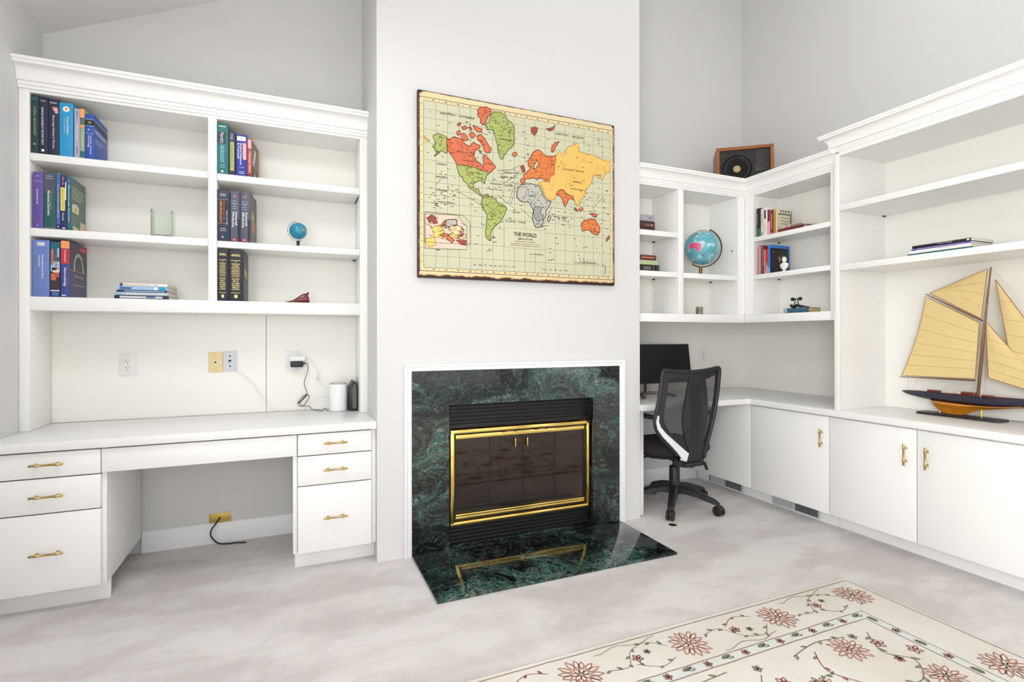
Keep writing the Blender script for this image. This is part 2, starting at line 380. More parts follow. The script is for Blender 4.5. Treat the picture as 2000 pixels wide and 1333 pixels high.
# ---------------------------------------------------------------- left bookcase
YF = 3.236
def pegs_in(m, pts, r=.0025):
    for p, ax in pts: m.lathe([(r, 0), (r, .0012)], p, ax, dark, n=8)
t = thing('bookcase', 'white built-in bookcase over the left desk, two bays of three shelves each', 'bookcase', (-.4, 3.37, .76))
m = MB(white)
m.box(-1.215, -1.174, YF, 3.494, .7595, 2.43, bev=.0015); obj('side_panel', m, t)
m = MB(white); m.box(.378, .4215, YF, 3.494, .7595, 2.43, bev=.0015); obj('side_panel', m, t)
m = MB(white); m.box(-.419, -.377, YF, 3.494, 1.416, 2.41, bev=.0015); obj('divider', m, t)
m = MB(white); m.box(-1.174, .378, YF, YF+.02, 2.41, 2.435, bev=.001); obj('top_rail', m, t)
m = MB(white); m.box(-1.174, .378, YF+.02, 3.494, 2.41, 2.43); obj('top_board', m, t)
m = MB(white); m.box(-1.174, .378, YF, 3.494, 1.349, 1.416, bev=.002); obj('bottom_shelf', m, t)
m = MB(whitein); m.box(-1.214, -.147, 3.494, 3.507, .7595, 1.3485); obj('back_panel', m, t)
m = MB(whitein); m.box(-.144, .421, 3.494, 3.507, .7595, 1.3485); obj('back_panel', m, t)
m = MB(whitein); m.box(-1.174, .378, 3.494, 3.507, 1.3495, 2.41); obj('back_panel', m, t)
for x0, x1, z0, z1 in ((-1.174, -.419, 2.081, 2.117), (-1.174, -.419, 1.712, 1.751), (-.377, .378, 2.076, 2.113), (-.377, .378, 1.709, 1.744)):
    m = MB(white); m.box(x0+.0015, x1-.0015, YF+.001, 3.49, z0, z1, bev=.002); obj('shelf', m, t)
m = MB(white)
crown(m, [lambda o: (XL+.001, YF-o), lambda o: (XC0-.001, YF-o)], 2.425, 2.553, .077)
m.box(XL+.001, XC0-.001, YF, YF+.02, 2.43, 2.552); obj('crown_moulding', m, t)
def pin(t, *bx): m = MB(blackm); m.box(*bx, bev=.001); obj('shelf_pin', m, t)['label'] = 'black shelf pin'
pin(t, .3715, .3765, 3.30, 3.46, 2.0725, 2.076); pin(t, .358, .376, 3.45, 3.463, 1.702, 1.709)
ph = mat('peg_hole', srgb(150, 145, 130), .9)

# ---------------------------------------------------------------- right base cabinets
t = thing('base_cabinet', 'white corner base cabinet with one brass-handled door and floor grille below', 'cabinet', (3.4, 2.85, 0))
m = MB(white); m.box(3.132, 3.74, 2.229, 3.505, .096, .717); m.box(3.114, 3.132, 2.835, 3.505, .096, .717, bev=.0015); obj('carcass', m, t)
m = MB(white); m.box(3.112, 3.131, 2.2285, 2.831, .094, .708, bev=.0025); d = obj('door', m, t)
put_pull(d, (3.112, 2.273, .570), (0, -PI/2, -PI/2))
m = MB(white); m.box(3.212, 3.23, 2.229, 3.49, 0, .0955); m.box(3.205, 3.212, 2.229, 3.49, 0, .008, bev=.002); obj('toe_kick', m, t)
t = thing('base_cabinet', 'white two-door base cabinet under the tall bookcase on the right wall', 'cabinet', (3.4, 1.7, 0))
m = MB(white); m.box(3.132, 3.74, 1.13, 2.2275, .096, .717); obj('carcass', m, t)
for y0, y1, hy in ((1.7315, 2.2235, 1.781), (1.133, 1.7265, 1.676)):
    m = MB(white); m.box(3.112, 3.131, y0, y1, .094, .708, bev=.0025); d = obj('door', m, t); put_pull(d, (3.112, hy, .565), (0, -PI/2, -PI/2))
m = MB(white); m.box(3.212, 3.23, 1.13, 2.2275, 0, .0955); m.box(3.205, 3.212, 1.13, 2.2275, 0, .008, bev=.002); obj('toe_kick', m, t)
t = thing('base_cabinet', 'white base cabinet at the front end of the right wall run, mostly past the frame', 'cabinet', (3.4, .9, 0))
m = MB(white); m.box(3.132, 3.74, .60, 1.1285, .096, .717); obj('carcass', m, t)
m = MB(white); m.box(3.112, 3.131, .603, 1.128, .094, .708, bev=.0025); d = obj('door', m, t); put_pull(d, (3.112, 1.08, .565), (0, -PI/2, -PI/2))
m = MB(white); m.box(3.212, 3.23, .60, 1.1285, 0, .0955); obj('toe_kick', m, t)
# floor grilles in the toe kick
grey = mat('grille_grey', srgb(120, 122, 122), .5); greyl = mat('grille_frame', srgb(205, 210, 210), .45)
def grille(y0, y1, label, tone):
    t = thing('vent_grille', label, 'vent', (3.205, (y0+y1)/2, .045), group='grilles in the toe kick')
    m = MB(greyl)
    for a in ((y0, y1, .006, .014), (y0, y1, .078, .086), (y0, y0+.008, .014, .078), (y1-.008, y1, .014, .078)): m.box(3.2, 3.2045, a[0], a[1], a[2], a[3], bev=.001)
    m.box(3.2035, 3.2045, y0, y1, .006, .086, dark); obj('frame', m, t)
    n = int((y1-y0-.02)/.0115)
    m = MB(tone)
    for i in range(n):
        y = y0+.012+i*.0115
        m.box(3.1985, 3.2035, y, y+(.0045 if y < (y0+y1)/2 else .0065), .014, .078, greyl if y > (y0+y1)/2 else grey)
    m.box(3.199, 3.2035, (y0+y1)/2-.005, (y0+y1)/2+.005, .014, .078, greyl); obj('louvers', m, t)
grille(2.995, 3.345, 'slotted grey vent grille in the toe kick inside the right knee hole', grey)
grille(2.36, 2.725, 'slotted grey vent grille in the toe kick below the first right-hand door', grey)
# desk support panel beside the chimney breast
m = MB(white); m.box(2.1435, 2.206, 2.905, 3.492, 0, .7165, bev=.002)
tag(obj('desk_support', m, loc=(2.17, 3.2, 0)), 'white upright desk support panel against the right side of the chimney breast', 'panel')
m = MB(whitein); m.prism([(2.144, 3.500), (3.740, 3.500), (3.740, 2.19), (3.748, 2.19), (3.748, 3.508), (2.144, 3.508)], .7595, 1.358, 'z', smooth=False); struct('trim_2', m)
# L-shaped worktop
m = MB(laminate)
ic = arc(3.084-.035, 2.831-.035, .035, PI/2, 0, 5)
m.prism([(2.144, 3.498), (3.738, 3.498), (3.738, .60), (3.084, .60)]+ic[::-1]+[(2.144, 2.831)], .7185, .759, 'z', bev=.003)
tag(obj('worktop', m, loc=(3.2, 2.9, .72)), 'continuous L-shaped white worktop along the alcove and the right wall', 'worktop')

# ---------------------------------------------------------------- right low bookcases
t = thing('bookcase', 'low white bookcase on the alcove wall holding the large globe', 'bookcase', (2.6, 3.05, 1.32))
YU, YBU, XU, XBU = 2.907, 3.19, 3.135, 3.40
m = MB(white); m.box(2.1435, 2.177, YU, 3.20, 1.319, 2.281, bev=.001); obj('side_panel', m, t)
m = MB(white); m.box(2.509, 2.555, YU, 3.20, 1.377, 2.256, bev=.0015)
for yy in (2.955, 3.155):
    for k in range(5):
        for zb in (1.70, 1.46): m.box(2.509-.0012, 2.509+.0005, yy-.002, yy+.002, zb+k*.035-.002, zb+k*.035+.002, ph)
obj('divider', m, t)
m = MB(white); m.box(3.064, 3.1348, YU, YU+.02, 1.377, 2.256); m.box(3.064, 3.083, YU+.02, 3.20, 1.377, 2.256)
for yy in (2.955, 3.155):
    for k in range(5):
        for zb in (1.73, 1.46): m.box(3.064-.0012, 3.064+.0005, yy-.002, yy+.002, zb+k*.035-.002, zb+k*.035+.002, ph)
obj('side_panel', m, t)
m = MB(white); m.box(2.144, 3.1335, YU, YU+.02, 2.2565, 2.281); obj('top_rail', m, t)
m = MB(white); m.box(2.144, 3.1335, YU+.02, 3.505, 2.2565, 2.275); obj('top_board', m, t)
m = MB(white); m.box(2.144, 3.1335, YU, YU+.02, 1.319, 1.3765, bev=.0015); m.box(2.144, 3.1335, YU+.02, 3.505, 1.3585, 1.3765); obj('bottom_shelf', m, t)
m = MB(whitein); m.box(2.177, 3.064, 3.20, 3.206, 1.3765, 2.256); obj('back_panel', m, t)
for x0, x1, z1 in ((2.177, 2.509, 1.949), (2.177, 2.509, 1.669), (2.555, 3.064, 1.669)):
    m = MB(white); m.box(x0+.001, x1-.001, YU+.001, YU+.019, z1-.036, z1, bev=.0015); m.box(x0+.001, x1-.001, YU+.019, 3.198, z1-.019, z1-.0005); obj('shelf', m, t)
m = MB(white); crown(m, [lambda o: (2.1435, YU-o), lambda o: (XU-o, YU-o)], 2.270, 2.381, .060); m.box(2.144, XU-.0015, YU, YU+.012, 2.281, 2.380); m.box(2.144, XU-.0015, YU, YU+.02, 2.2815, 2.380); obj('crown_moulding', m, t)
for bx in ((2.495, 2.509, 3.165, 3.180, 1.922, 1.930), (2.495, 2.509, 3.165, 3.180, 1.642, 1.650), (3.050, 3.064, 3.165, 3.180, 1.642, 1.650), (3.059, 3.0642, 2.955, 2.966, 1.857, 1.864)): pin(t, *bx)
t = thing('bookcase', 'low white bookcase on the right wall between alcove corner and tall bookcase', 'bookcase', (3.3, 2.5, 1.32))
m = MB(white); m.box(XU, XU+.02, 2.829, 2.9065, 1.377, 2.256, bev=.0015); m.box(XU+.02, 3.41, 2.829, 2.848, 1.377, 2.256); obj('side_panel', m, t)
m = MB(white); m.box(XU, 3.41, 2.189, 2.233, 1.319, 2.281, bev=.0015); obj('side_panel', m, t)
m = MB(white); m.box(XU, XU+.02, 2.2335, 2.9065, 2.2565, 2.281); obj('top_rail', m, t)
m = MB(white); m.box(XU+.02, 3.745, 2.2335, 3.505, 2.2565, 2.275); obj('top_board', m, t)
m = MB(white); m.box(XU, XU+.02, 2.2335, 2.9065, 1.319, 1.3765, bev=.0015); m.box(XU+.02, 3.745, 2.2335, 3.505, 1.3585, 1.3765); obj('bottom_shelf', m, t)
m = MB(whitein); m.box(3.41, 3.416, 2.2335, 2.848, 1.3765, 2.256); obj('back_panel', m, t)
for z1 in (1.946, 1.669):
    m = MB(white); m.box(XU+.001, XU+.019, 2.234, 2.828, z1-.033, z1, bev=.0015); m.box(XU+.019, 3.408, 2.234, 2.828, z1-.019, z1-.0005); obj('shelf', m, t)
m = MB(white); crown(m, [lambda o: (XU-o, YU-o), lambda o: (XU-o, 2.1885)], 2.270, 2.381, .060); m.box(XU+.001, XU+.02, 2.1885, YU, 2.2815, 2.380); obj('crown_moulding', m, t)
pin(t, 3.385, 3.40, 2.818, 2.829, 1.920, 1.927); pin(t, 3.385, 3.40, 2.818, 2.829, 1.643, 1.650)

# ---------------------------------------------------------------- tall right bookcase
t = thing('bookcase', 'tall wide white bookcase standing on the right worktop around the model yacht', 'bookcase', (3.3, 1.5, .76))
XT, XTB, Y0T = 3.105, 3.575, .78
m = MB(white); m.box(XT, XT+.02, 2.157, 2.1875, .7595, 2.345, bev=.0015); m.box(XT+.02, XTB, 2.168, 2.1875, .7595, 2.345)
for z in (1.43, 1.385, 1.34, 1.295, 1.25, 1.205, 1.16): m.box(3.49, 3.494, 2.1668, 2.1685, z-.002, z+.002, blackm if z in (1.295, 1.205) else ph)
for z in (1.94, 1.90, 1.86, 1.82, 1.78): m.box(3.49, 3.494, 2.1668, 2.1685, z-.002, z+.002, ph)
obj('side_panel', m, t)
m = MB(white); m.box(XT, XTB, Y0T, Y0T+.04, .7595, 2.345, bev=.0015); obj('side_panel', m, t)
m = MB(white); m.box(XT, XT+.02, Y0T+.04, 2.157, 2.330, 2.36); obj('top_rail', m, t)
m = MB(white); m.box(XT+.02, 3.745, Y0T, 2.1875, 2.345, 2.363); obj('top_board', m, t)
m = MB(whitein); m.box(XTB, XTB+.01, Y0T, 2.1875, .7595, 2.345); obj('back_panel', m, t)
for z0, z1 in ((1.989, 2.025), (1.621, 1.657)):
    m = MB(white); m.box(XT+.001, XT+.019, Y0T+.041, 2.156, z0, z1, bev=.0015); m.box(XT+.019, XTB-.002, Y0T+.041, 2.167, z0+.012, z1-.0005); obj('shelf', m, t)
m = MB(white)
crown(m, [lambda o: (3.22, 2.1875+o), lambda o: (XT-o, 2.1875+o), lambda o: (XT-o, Y0T)], 2.355, 2.467, .065)
m.box(XT, 3.30, Y0T, 2.1875, 2.363, 2.466); obj('crown_moulding', m, t)
pin(t, 3.545, 3.56, 2.156, 2.168, 1.994, 2.000)

# ---------------------------------------------------------------- fireplace
t = thing('fireplace', 'green marble fireplace with polished brass framed glass doors', 'fireplace', (1.29, 2.88, 0))
m = MB(marble)
m.box(.607, .8195, 2.846, 2.860, .0135, .781); m.box(1.7685, 1.973, 2.846, 2.860, .0135, .781); m.box(.607, 1.973, 2.846, 2.860, .8285, 1.025)
m.box(.607, .8195, 2.846, 2.860, .7816, .8279); m.box(1.7685, 1.973, 2.846, 2.860, .7816, .8279)
# returns into the opening
m.box(.8005, .8195, 2.8605, 2.925, .0135, .8275); m.box(1.7685, 1.7895, 2.8605, 2.925, .0135, .8275); m.box(.8005, 1.7895, 2.8605, 2.925, .8285, .8495)
obj('marble_surround', m, t)
m = MB(marble); m.prism([(.606, 2.301), (1.974, 2.301), (1.974, 2.858), (1.766, 2.858), (1.766, 2.92), (.822, 2.92), (.822, 2.858), (.606, 2.858)], .0005, .0125, 'z', bev=.001); obj('hearth_slab', m, t)
m = MB(blackm)
m.box(.821, 1.767, 2.905, 2.915, .6865, .8275)
for k in range(5): m.box(.823, 1.765, 2.893, 2.906, .712+k*.0225, .724+k*.0225, bev=.003)
m.box(.821, 1.767, 2.893, 2.905, .685, .706, bev=.001)
obj('upper_louver', m, t)
m = MB(blackm)
m.box(.821, 1.767, 2.905, 2.915, .0135, .124)
for k in range(4): m.box(.823, 1.765, 2.893, 2.906, .022+k*.0215, .034+k*.0215, bev=.003)
m.box(.821, 1.767, 2.893, 2.905, .108, .123, bev=.001)
obj('lower_louver', m, t)
for xa, xb in ((.821, .8355), (1.7605, 1.767)): m = MB(blackm); m.box(xa, xb, 2.893, 2.915, .1235, .6845); obj('side_strip', m, t)
m = MB(gold)
def ringframe(m, x0, x1, z0, z1, w, y0, y1, bev=.004, mt=None):
    m.box(x0, x1, y0, y1, z1-w, z1, mt, bev); m.box(x0, x1, y0, y1, z0, z0+w, mt, bev)
    m.box(x0, x0+w, y0, y1, z0+w*.6, z1-w*.6, mt, bev); m.box(x1-w, x1, y0, y1, z0+w*.6, z1-w*.6, mt, bev)
ringframe(m, .836, 1.760, .125, .678, .022, 2.872, 2.905); ringframe(m, .843, 1.753, .132, .671, .010, 2.868, 2.873, .002)
obj('brass_frame', m, t)
m = MB(gold); m.box(.869, 1.727, 2.884, 2.900, .6215, .647, bev=.004); obj('door_rail', m, t)
m = MB(gold); m.box(.869, 1.727, 2.888, 2.900, .168, .176); m.box(.869, 1.727, 2.886, 2.900, .160, .171, bev=.003); m.box(.869, 1.727, 2.882, 2.900, .1735, .187, bev=.003); obj('door_rail', m, t)
m = MB(blackm)
ringframe(m, .858, 1.738, .147, .656, .011, 2.896, 2.912, .001, blackm); obj('inner_frame', m, t)
def glass_dark():
    g = bpy.data.materials.new('smoked_glass'); g.use_nodes = True; N = g.node_tree.nodes; L = g.node_tree.links
    N.remove(N['Principled BSDF']); o = N['Material Output']
    a = N.new('ShaderNodeBsdfTransparent'); a.inputs[0].default_value = (.42, .37, .33, 1); b = N.new('ShaderNodeBsdfGlossy'); b.inputs['Roughness'].default_value = .03; b.inputs[0].default_value = (.75, .68, .62, 1)
    tc = N.new('ShaderNodeTexCoord'); no = N.new('ShaderNodeTexNoise'); no.inputs['Scale'].default_value = 5; L.new(tc.outputs['Object'], no.inputs['Vector'])
    bp = N.new('ShaderNodeBump'); bp.inputs['Strength'].default_value = .05; bp.inputs['Distance'].default_value = .003; L.new(no.outputs['Fac'], bp.inputs['Height']); L.new(bp.outputs[0], b.inputs['Normal'])
    fr = N.new('ShaderNodeFresnel'); fr.inputs['IOR'].default_value = 1.75
    x = N.new('ShaderNodeMixShader'); L.new(fr.outputs[0], x.inputs[0]); L.new(a.outputs[0], x.inputs[1]); L.new(b.outputs[0], x.inputs[2]); L.new(x.outputs[0], o.inputs[0]); return g
smoked = glass_dark()
gx = [.869, 1.0865, 1.302, 1.5215, 1.727]
for i in range(4):
    m = MB(smoked); m.box(gx[i]+.002, gx[i+1]-.002, 2.900, 2.904, .188, .6215); d = obj('glass_door', m, t); d['label'] = 'smoked glass door panel'
    m = MB(blackm); m.box(gx[i], gx[i]+.0025, 2.8985, 2.905, .188, .6215); m.box(gx[i+1]-.0025, gx[i+1], 2.8985, 2.905, .188, .6215); obj('edge_strip', m, d)
    if i in (1, 2):
        hx = 1.246 if i == 1 else 1.326
        m = MB(gold); m.box(hx-.003, hx+.003, 2.884, 2.889, .548, .600, bev=.001); m.box(hx-.003, hx+.003, 2.889, 2.9, .553, .559); m.box(hx-.003, hx+.003, 2.889, 2.9, .589, .595); obj('handle', m, d)['label'] = 'small brass door pull'
for xa, xb in ((1.154, 1.250), (1.374, 1.458)):
    m = MB(blackm); m.box(xa, xb, 2.874, 2.883, .644, .654, bev=.003); m.box(xa+.025, xb-.02, 2.872, 2.8745, .646, .6515, mat('copper_slot', (.6, .22, .06), .3, .9)); obj('damper_slider', m, t)
brick = mat('firebrick', srgb(150, 118, 92), .9, var=.25, scale=14, bump=.4)
m = MB(brick)
m.box(.83, 1.76, 3.30, 3.32, .13, .80); m.box(.83, .85, 2.92, 3.30, .13, .80); m.box(1.74, 1.76, 2.92, 3.30, .13, .80); m.box(.83, 1.76, 2.92, 3.32, .12, .14); m.box(.83, 1.76, 2.92, 3.32, .68, .70)
obj('firebox', m, t)
m = MB(mat('charred_log', srgb(70, 48, 34), .9, var=.35, scale=25, bump=.6))
for a, b, r in (((.95, 3.12, .205), (1.62, 3.16, .21), .04), ((1.0, 3.2, .25), (1.65, 3.08, .26), .035), ((.98, 3.08, .30), (1.5, 3.22, .33), .03)): m.tube([a, ((a[0]+b[0])/2, (a[1]+b[1])/2, (a[2]+b[2])/2+.01), b], [r, r*1.1, r*.9], n=12)
m.box(.95, 1.65, 3.05, 3.22, .14, .175, blackm)
obj('log_set', m, t)
# white trim around the marble
m = MB(trimw)
def uframe(x0, x1, z1, w, y): m.prism([(x0, 0.0005), (x0+w, 0.0005), (x0+w, z1-w), (x1-w, z1-w), (x1-w, 0.0005), (x1, 0.0005), (x1, z1), (x0, z1)], y, 2.8606, 'y', bev=.002)
uframe(.576, 1.999, 1.0555, .0295, 2.840); uframe(.566, 2.006, 1.0645, .012, 2.832)
struct('trim_1', m)
# white knob-like floor outlet
t = thing('floor_outlet', 'small round brass floor outlet set in the carpet near the office chair', 'outlet', (2.25, 2.664, 0))
m = MB(mat('outlet_cream', srgb(214, 205, 190), .5)); m.lathe([(.030, .0005), (.030, .003), (.026, .005), (.026, .0052)], (2.25, 2.664, 0), n=32); obj('ring', m, t)
m = MB(mat('dark_bronze', (.06, .04, .02), .35, .7)); m.lathe([(.025, .004), (.025, .0062), (.012, .0066), (.012, .0075), (.004, .0078)], (2.25, 2.664, 0), n=28); m.box(2.246, 2.262, 2.660, 2.668, .0075, .009, brass, .001); obj('cover_plate', m, t)
# ---------------------------------------------------------------- books
def cm(name, r, g, b, rough=.45): return mat(name, srgb(r, g, b), rough, var=.06, scale=40)
K = {
 'bottle green': cm('cloth_bottle_green', 28, 58, 54), 'midnight': cm('cloth_midnight_blue', 30, 34, 62), 'ink': cm('cloth_ink_blue', 33, 36, 66), 'sky': cm('cloth_sky_blue', 38, 150, 202),
 'lilac': cm('cloth_lilac_grey', 172, 168, 190), 'sage': cm('cloth_sage', 150, 168, 132), 'royal': cm('cloth_royal_blue', 44, 78, 170), 'purple': cm('cloth_purple', 96, 78, 156),
 'forest': cm('cloth_forest_green', 34, 88, 88), 'steel': cm('cloth_steel_blue', 72, 100, 160), 'navy': cm('cloth_navy', 40, 40, 92), 'teal': cm('cloth_teal', 26, 100, 118),
 'slate': cm('cloth_slate', 92, 108, 104), 'peri': cm('cloth_periwinkle', 104, 128, 190), 'red': cm('cloth_crimson', 190, 48, 66), 'orange': cm('cloth_orange', 246, 160, 90), 'indigo': cm('cloth_indigo', 62, 70, 142),
 'plum': cm('cloth_dusky_plum', 78, 70, 104), 'emer': cm('cloth_emerald_teal', 24, 112, 112), 'dnavy': cm('cloth_dark_navy', 28, 40, 66), 'cobalt': cm('cloth_cobalt', 42, 50, 150), 'brick': cm('cloth_brick_red', 186, 84, 62),
 'taupe': cm('cloth_taupe', 110, 98, 90), 'gunmetal': cm('cloth_gunmetal', 78, 82, 100), 'black': cm('cloth_black', 24, 22, 38), 'coal': cm('cloth_coal', 22, 22, 24), 'cream': cm('cloth_cream', 222, 214, 188),
 'whitep': cm('print_white', 240, 240, 238), 'goldp': mat('print_gold', srgb(214, 196, 128), .35, .5), 'silver': mat('print_silver', srgb(188, 192, 196), .35, .4), 'yellow': cm('print_yellow', 244, 228, 96), 'olive': cm('print_olive', 186, 184, 92),
 'pink': cm('print_pink', 236, 172, 176), 'rose': cm('cloth_rose', 206, 110, 128), 'grass': cm('cloth_grass_green', 52, 106, 76), 'maroon': cm('cloth_maroon', 122, 34, 52), 'mustard': cm('cloth_mustard', 184, 142, 18), 'dgrey': cm('print_dark_grey', 70, 72, 76),
 'scarlet': cm('cloth_scarlet', 226, 70, 36), 'azure': cm('cloth_azure', 56, 130, 214), 'mint': cm('cloth_pale_green', 184, 198, 150), 'greyb': cm('cloth_grey', 160, 156, 162), 'brown': cm('leather_brown', 60, 38, 42), 'burg': cm('leather_burgundy', 92, 40, 52),
 'petrol': cm('cloth_petrol', 52, 96, 116), 'beige': cm('cloth_beige', 200, 176, 120), 'violet': cm('cloth_violet', 96, 82, 170), 'cyan': cm('print_cyan', 30, 160, 205), 'lblue': cm('print_light_blue', 160, 196, 226), 'greyl': cm('print_light_grey', 205, 208, 212), 'copper': cm('print_copper', 196, 112, 70), 'skin': cm('print_flesh', 150, 104, 92),
}
def book(label, x, y, z, t, h, d, col, deco=(), side=(), rz=0.0, flat=False, face='y', group=None, soft=False, name='book', pages=None):
    """t thickness, h height, d depth; spine faces the room. deco: prints on the spine; side: prints on the right cover"""
    T = Matrix(((0, 0, -1, h), (0, 1, 0, 0), (1, 0, 0, 0), (0, 0, 0, 1))) if flat else Matrix.Identity(4)
    rot = (-PI/2 if face == 'x' else 0)+rz
    o = thing(name, label, 'book', (x, y, z+.0004), (0, 0, rot), group)
    m = MB(K[col], local=True); bt = .0028 if not soft else .0012; lip = .003 if not soft else 0
    m.box(0.0003, bt, .002, d, 0, h, bev=.0008, T=T); m.box(t-bt, t-.0003, .002, d, 0, h, bev=.0008, T=T)
    m.box(0.0003, t-.0003, 0, .005, 0, h, bev=.0016, T=T)
    e = -.0004
    for q in deco:
        if q[0] == 'b':      # band: z0, z1 (fractions), colour, x0, x1
            _, z0, z1, c = q[:4]; a, b_ = (q[4], q[5]) if len(q) > 4 else (.03, .97)
            m.flat([(t*a, h*z0), (t*b_, h*z0), (t*b_, h*z1), (t*a, h*z1)], e, 'y', K[c], T); e -= .00015
        elif q[0] == 't':    # lettering down the spine: text, size, z centre, x fraction, colour, length
            _, s, size, zc, xf, c = q[:6]; ln = q[6]*h if len(q) > 6 else None
            org = T @ Vector((t*xf, e-.0002, h*zc)); R3 = T.to_3x3()
            m.text(s, size, org, R3 @ Vector((0, 0, -1)), R3 @ Vector((1, 0, 0)), K[c], .01, width=ln)
        elif q[0] == 'h':    # lettering across the spine
            _, s, size, zc, xf, c = q[:6]; ln = q[6]*t if len(q) > 6 else None
            org = T @ Vector((t*xf, e-.0002, h*zc)); R3 = T.to_3x3()
            m.text(s, size, org, R3 @ Vector((1, 0, 0)), R3 @ Vector((0, 0, 1)), K[c], .01, width=ln)
        elif q[0] == 'o':    # round emblem
            _, zc, xf, r, c = q; m.flat(arc(t*xf, h*zc, r, 0, 2*PI, 18)[:-1], e, 'y', K[c], T); e -= .00015
    e = t+.0001
    for q in side:
        if q[0] == 'r':      # rect: y0,y1,z0,z1 fractions
            _, y0, y1, z0, z1, c = q; m.flat([(d*y0, h*z0), (d*y1, h*z0), (d*y1, h*z1), (d*y0, h*z1)], e, 'x', K[c], T)
        elif q[0] == 'p': m.flat([(d*a, h*b_) for a, b_ in q[1]], e, 'x', K[q[2]], T)
        elif q[0] == 't':
            _, s, size, yc, zc, c = q; R3 = T.to_3x3(); m.text(s, size, T @ Vector((e+.0001, d*yc, h*zc)), R3 @ Vector((0, 1, 0)), R3 @ Vector((0, 0, 1)), K[c])
        e += .00012
    obj('cover', m, o)
    m = MB(pages or paper, local=True); m.box(bt, t-bt, .005, d-lip-.001, lip, h-lip, T=T); obj('page_block', m, o)
    return o
YS = 3.243
G1 = None
# row A : top shelf, left bay
zA = 2.117
book('dark green textbook with pale lettering, first at the left end of the top left shelf', -1.1715, YS, zA, .029, .286, .21, 'bottle green', [('t', 'CRANIAL  NEUROSURGERY', .012, .55, .5, 'sage', .5), ('b', .72, .73, 'teal'), ('b', .80, .81, 'teal'), ('h', '2e', .012, .16, .5, 'cream'), ('b', .9, .96, 'forest')])
book('midnight blue textbook with bold white title, second on the top left shelf', -1.142, YS, zA, .0355, .281, .21, 'midnight', [('t', 'SURGICAL DISORDERS OF THE OPTIC TRACT', .0105, .49, .42, 'whitep', .66), ('h', 'Taylor', .009, .93, .5, 'whitep', .6), ('b', .045, .085, 'whitep', .32, .62)])
book('ink blue textbook with pink emblem near its top, third on the top left shelf', -1.106, YS, zA, .0445, .275, .215, 'ink', [('t', 'Neurologic Disease in Women', .0125, .42, .5, 'greyl', .6), ('h', 'Kaplan', .010, .94, .5, 'whitep', .6), ('o', .83, .66, .010, 'pink'), ('o', .78, .76, .007, 'pink'), ('o', .85, .5, .006, 'copper')])
book('bright sky blue textbook with round white emblem on its spine', -1.061, YS, zA, .0545, .268, .215, 'sky', [('t', 'Textbook of Headache', .011, .58, .60, 'whitep', .33), ('t', 'and Pain Medicine', .011, .58, .38, 'lblue', .30), ('o', .88, .5, .0135, 'whitep'), ('o', .88, .5, .007, 'orange')])
book('slim lilac grey textbook right of the sky blue one', -1.003, YS, zA, .0235, .247, .2, 'lilac', [('t', 'EPILEPSY', .010, .88, .5, 'steel', .14), ('t', 'Case Studies', .008, .52, .5, 'whitep', .3), ('t', 'SPRING', .010, .15, .5, 'steel', .14)])
book('slim sage and orange textbook between the lilac and royal blue ones', -.979, YS, zA, .019, .249, .2, 'sage', [('b', .82, .99, 'orange'), ('b', .80, .815, 'dgrey'), ('b', .68, .80, 'slate'), ('b', .62, .67, 'orange'), ('b', .02, .14, 'teal'), ('t', 'Clinical Neurology', .009, .38, .5, 'cream', .3)])
book('royal blue textbook with striped cover, last in the row on the top left shelf', -.9585, YS, zA, .037, .227, .205, 'royal', [('b', .75, .87, 'coal'), ('b', .735, .745, 'lblue'), ('b', .875, .885, 'lblue'), ('h', '28', .014, .81, .5, 'goldp'), ('h', 'A', .014, .65, .4, 'whitep'), ('b', .565, .575, 'lblue'), ('t', 'Textbook of Clinical', .0085, .32, .62, 'whitep', .42), ('t', 'Neurology', .0085, .39, .4, 'whitep', .26)],
     [('r', .02, .99, .75, .86, 'coal'), ('r', .02, .99, .87, .885, 'lblue'), ('r', .05, .9, .66, .68, 'whitep'), ('r', .05, .9, .62, .635, 'whitep'), ('r', .05, .98, .50, .51, 'lblue'), ('r', .05, .6, .44, .455, 'greyl'), ('r', .05, .5, .39, .40, 'greyl')])
# row B : middle shelf, left bay
zB = 1.751
book('purple hardback, first at the left end of the middle left shelf', -1.165, YS, zB, .041, .276, .2, 'purple', [('t', 'Neurology Review Series', .010, .56, .45, 'whitep', .27), ('b', .845, .85, 'lilac'), ('b', .82, .825, 'lilac'), ('h', 'J.D.', .010, .93, .5, 'greyl'), ('b', .04, .08, 'lilac', .4, .5)])
book('dark green hardback titled Movement Disorders', -1.1235, YS, zB, .0485, .278, .2, 'forest', [('b', .62, .99, 'gunmetal'), ('t', 'Movement Disorders', .0155, .46, .42, 'whitep', .44), ('t', 'Parkinson and other', .008, .5, .62, 'sage', .33), ('b', .93, .94, 'silver', .2, .75), ('b', .89, .9, 'silver', .2, .75), ('b', .012, .02, 'sage')])
book('slim steel blue paperback beside the Movement Disorders volume', -1.0745, YS, zB, .0165, .280, .19, 'steel', [('t', 'Sleep Medicine Handbook', .007, .5, .5, 'greyl', .6), ('b', .02, .09, 'navy'), ('h', 'M', .009, .05, .5, 'whitep')], soft=True)
book('navy volume with a bright yellow spine label', -1.0575, YS, zB, .025, .270, .2, 'navy', [('b', .35, .78, 'yellow', .06, .72), ('t', 'NEUROLOGY REVIEW', .008, .565, .38, 'dgrey', .38), ('t', 'Strub', .009, .9, .4, 'pink', .15), ('t', 'Seventh', .009, .24, .42, 'whitep', .14), ('b', .55, .88, 'whitep', .78, .93), ('b', .02, .04, 'whitep', .3, .8)])
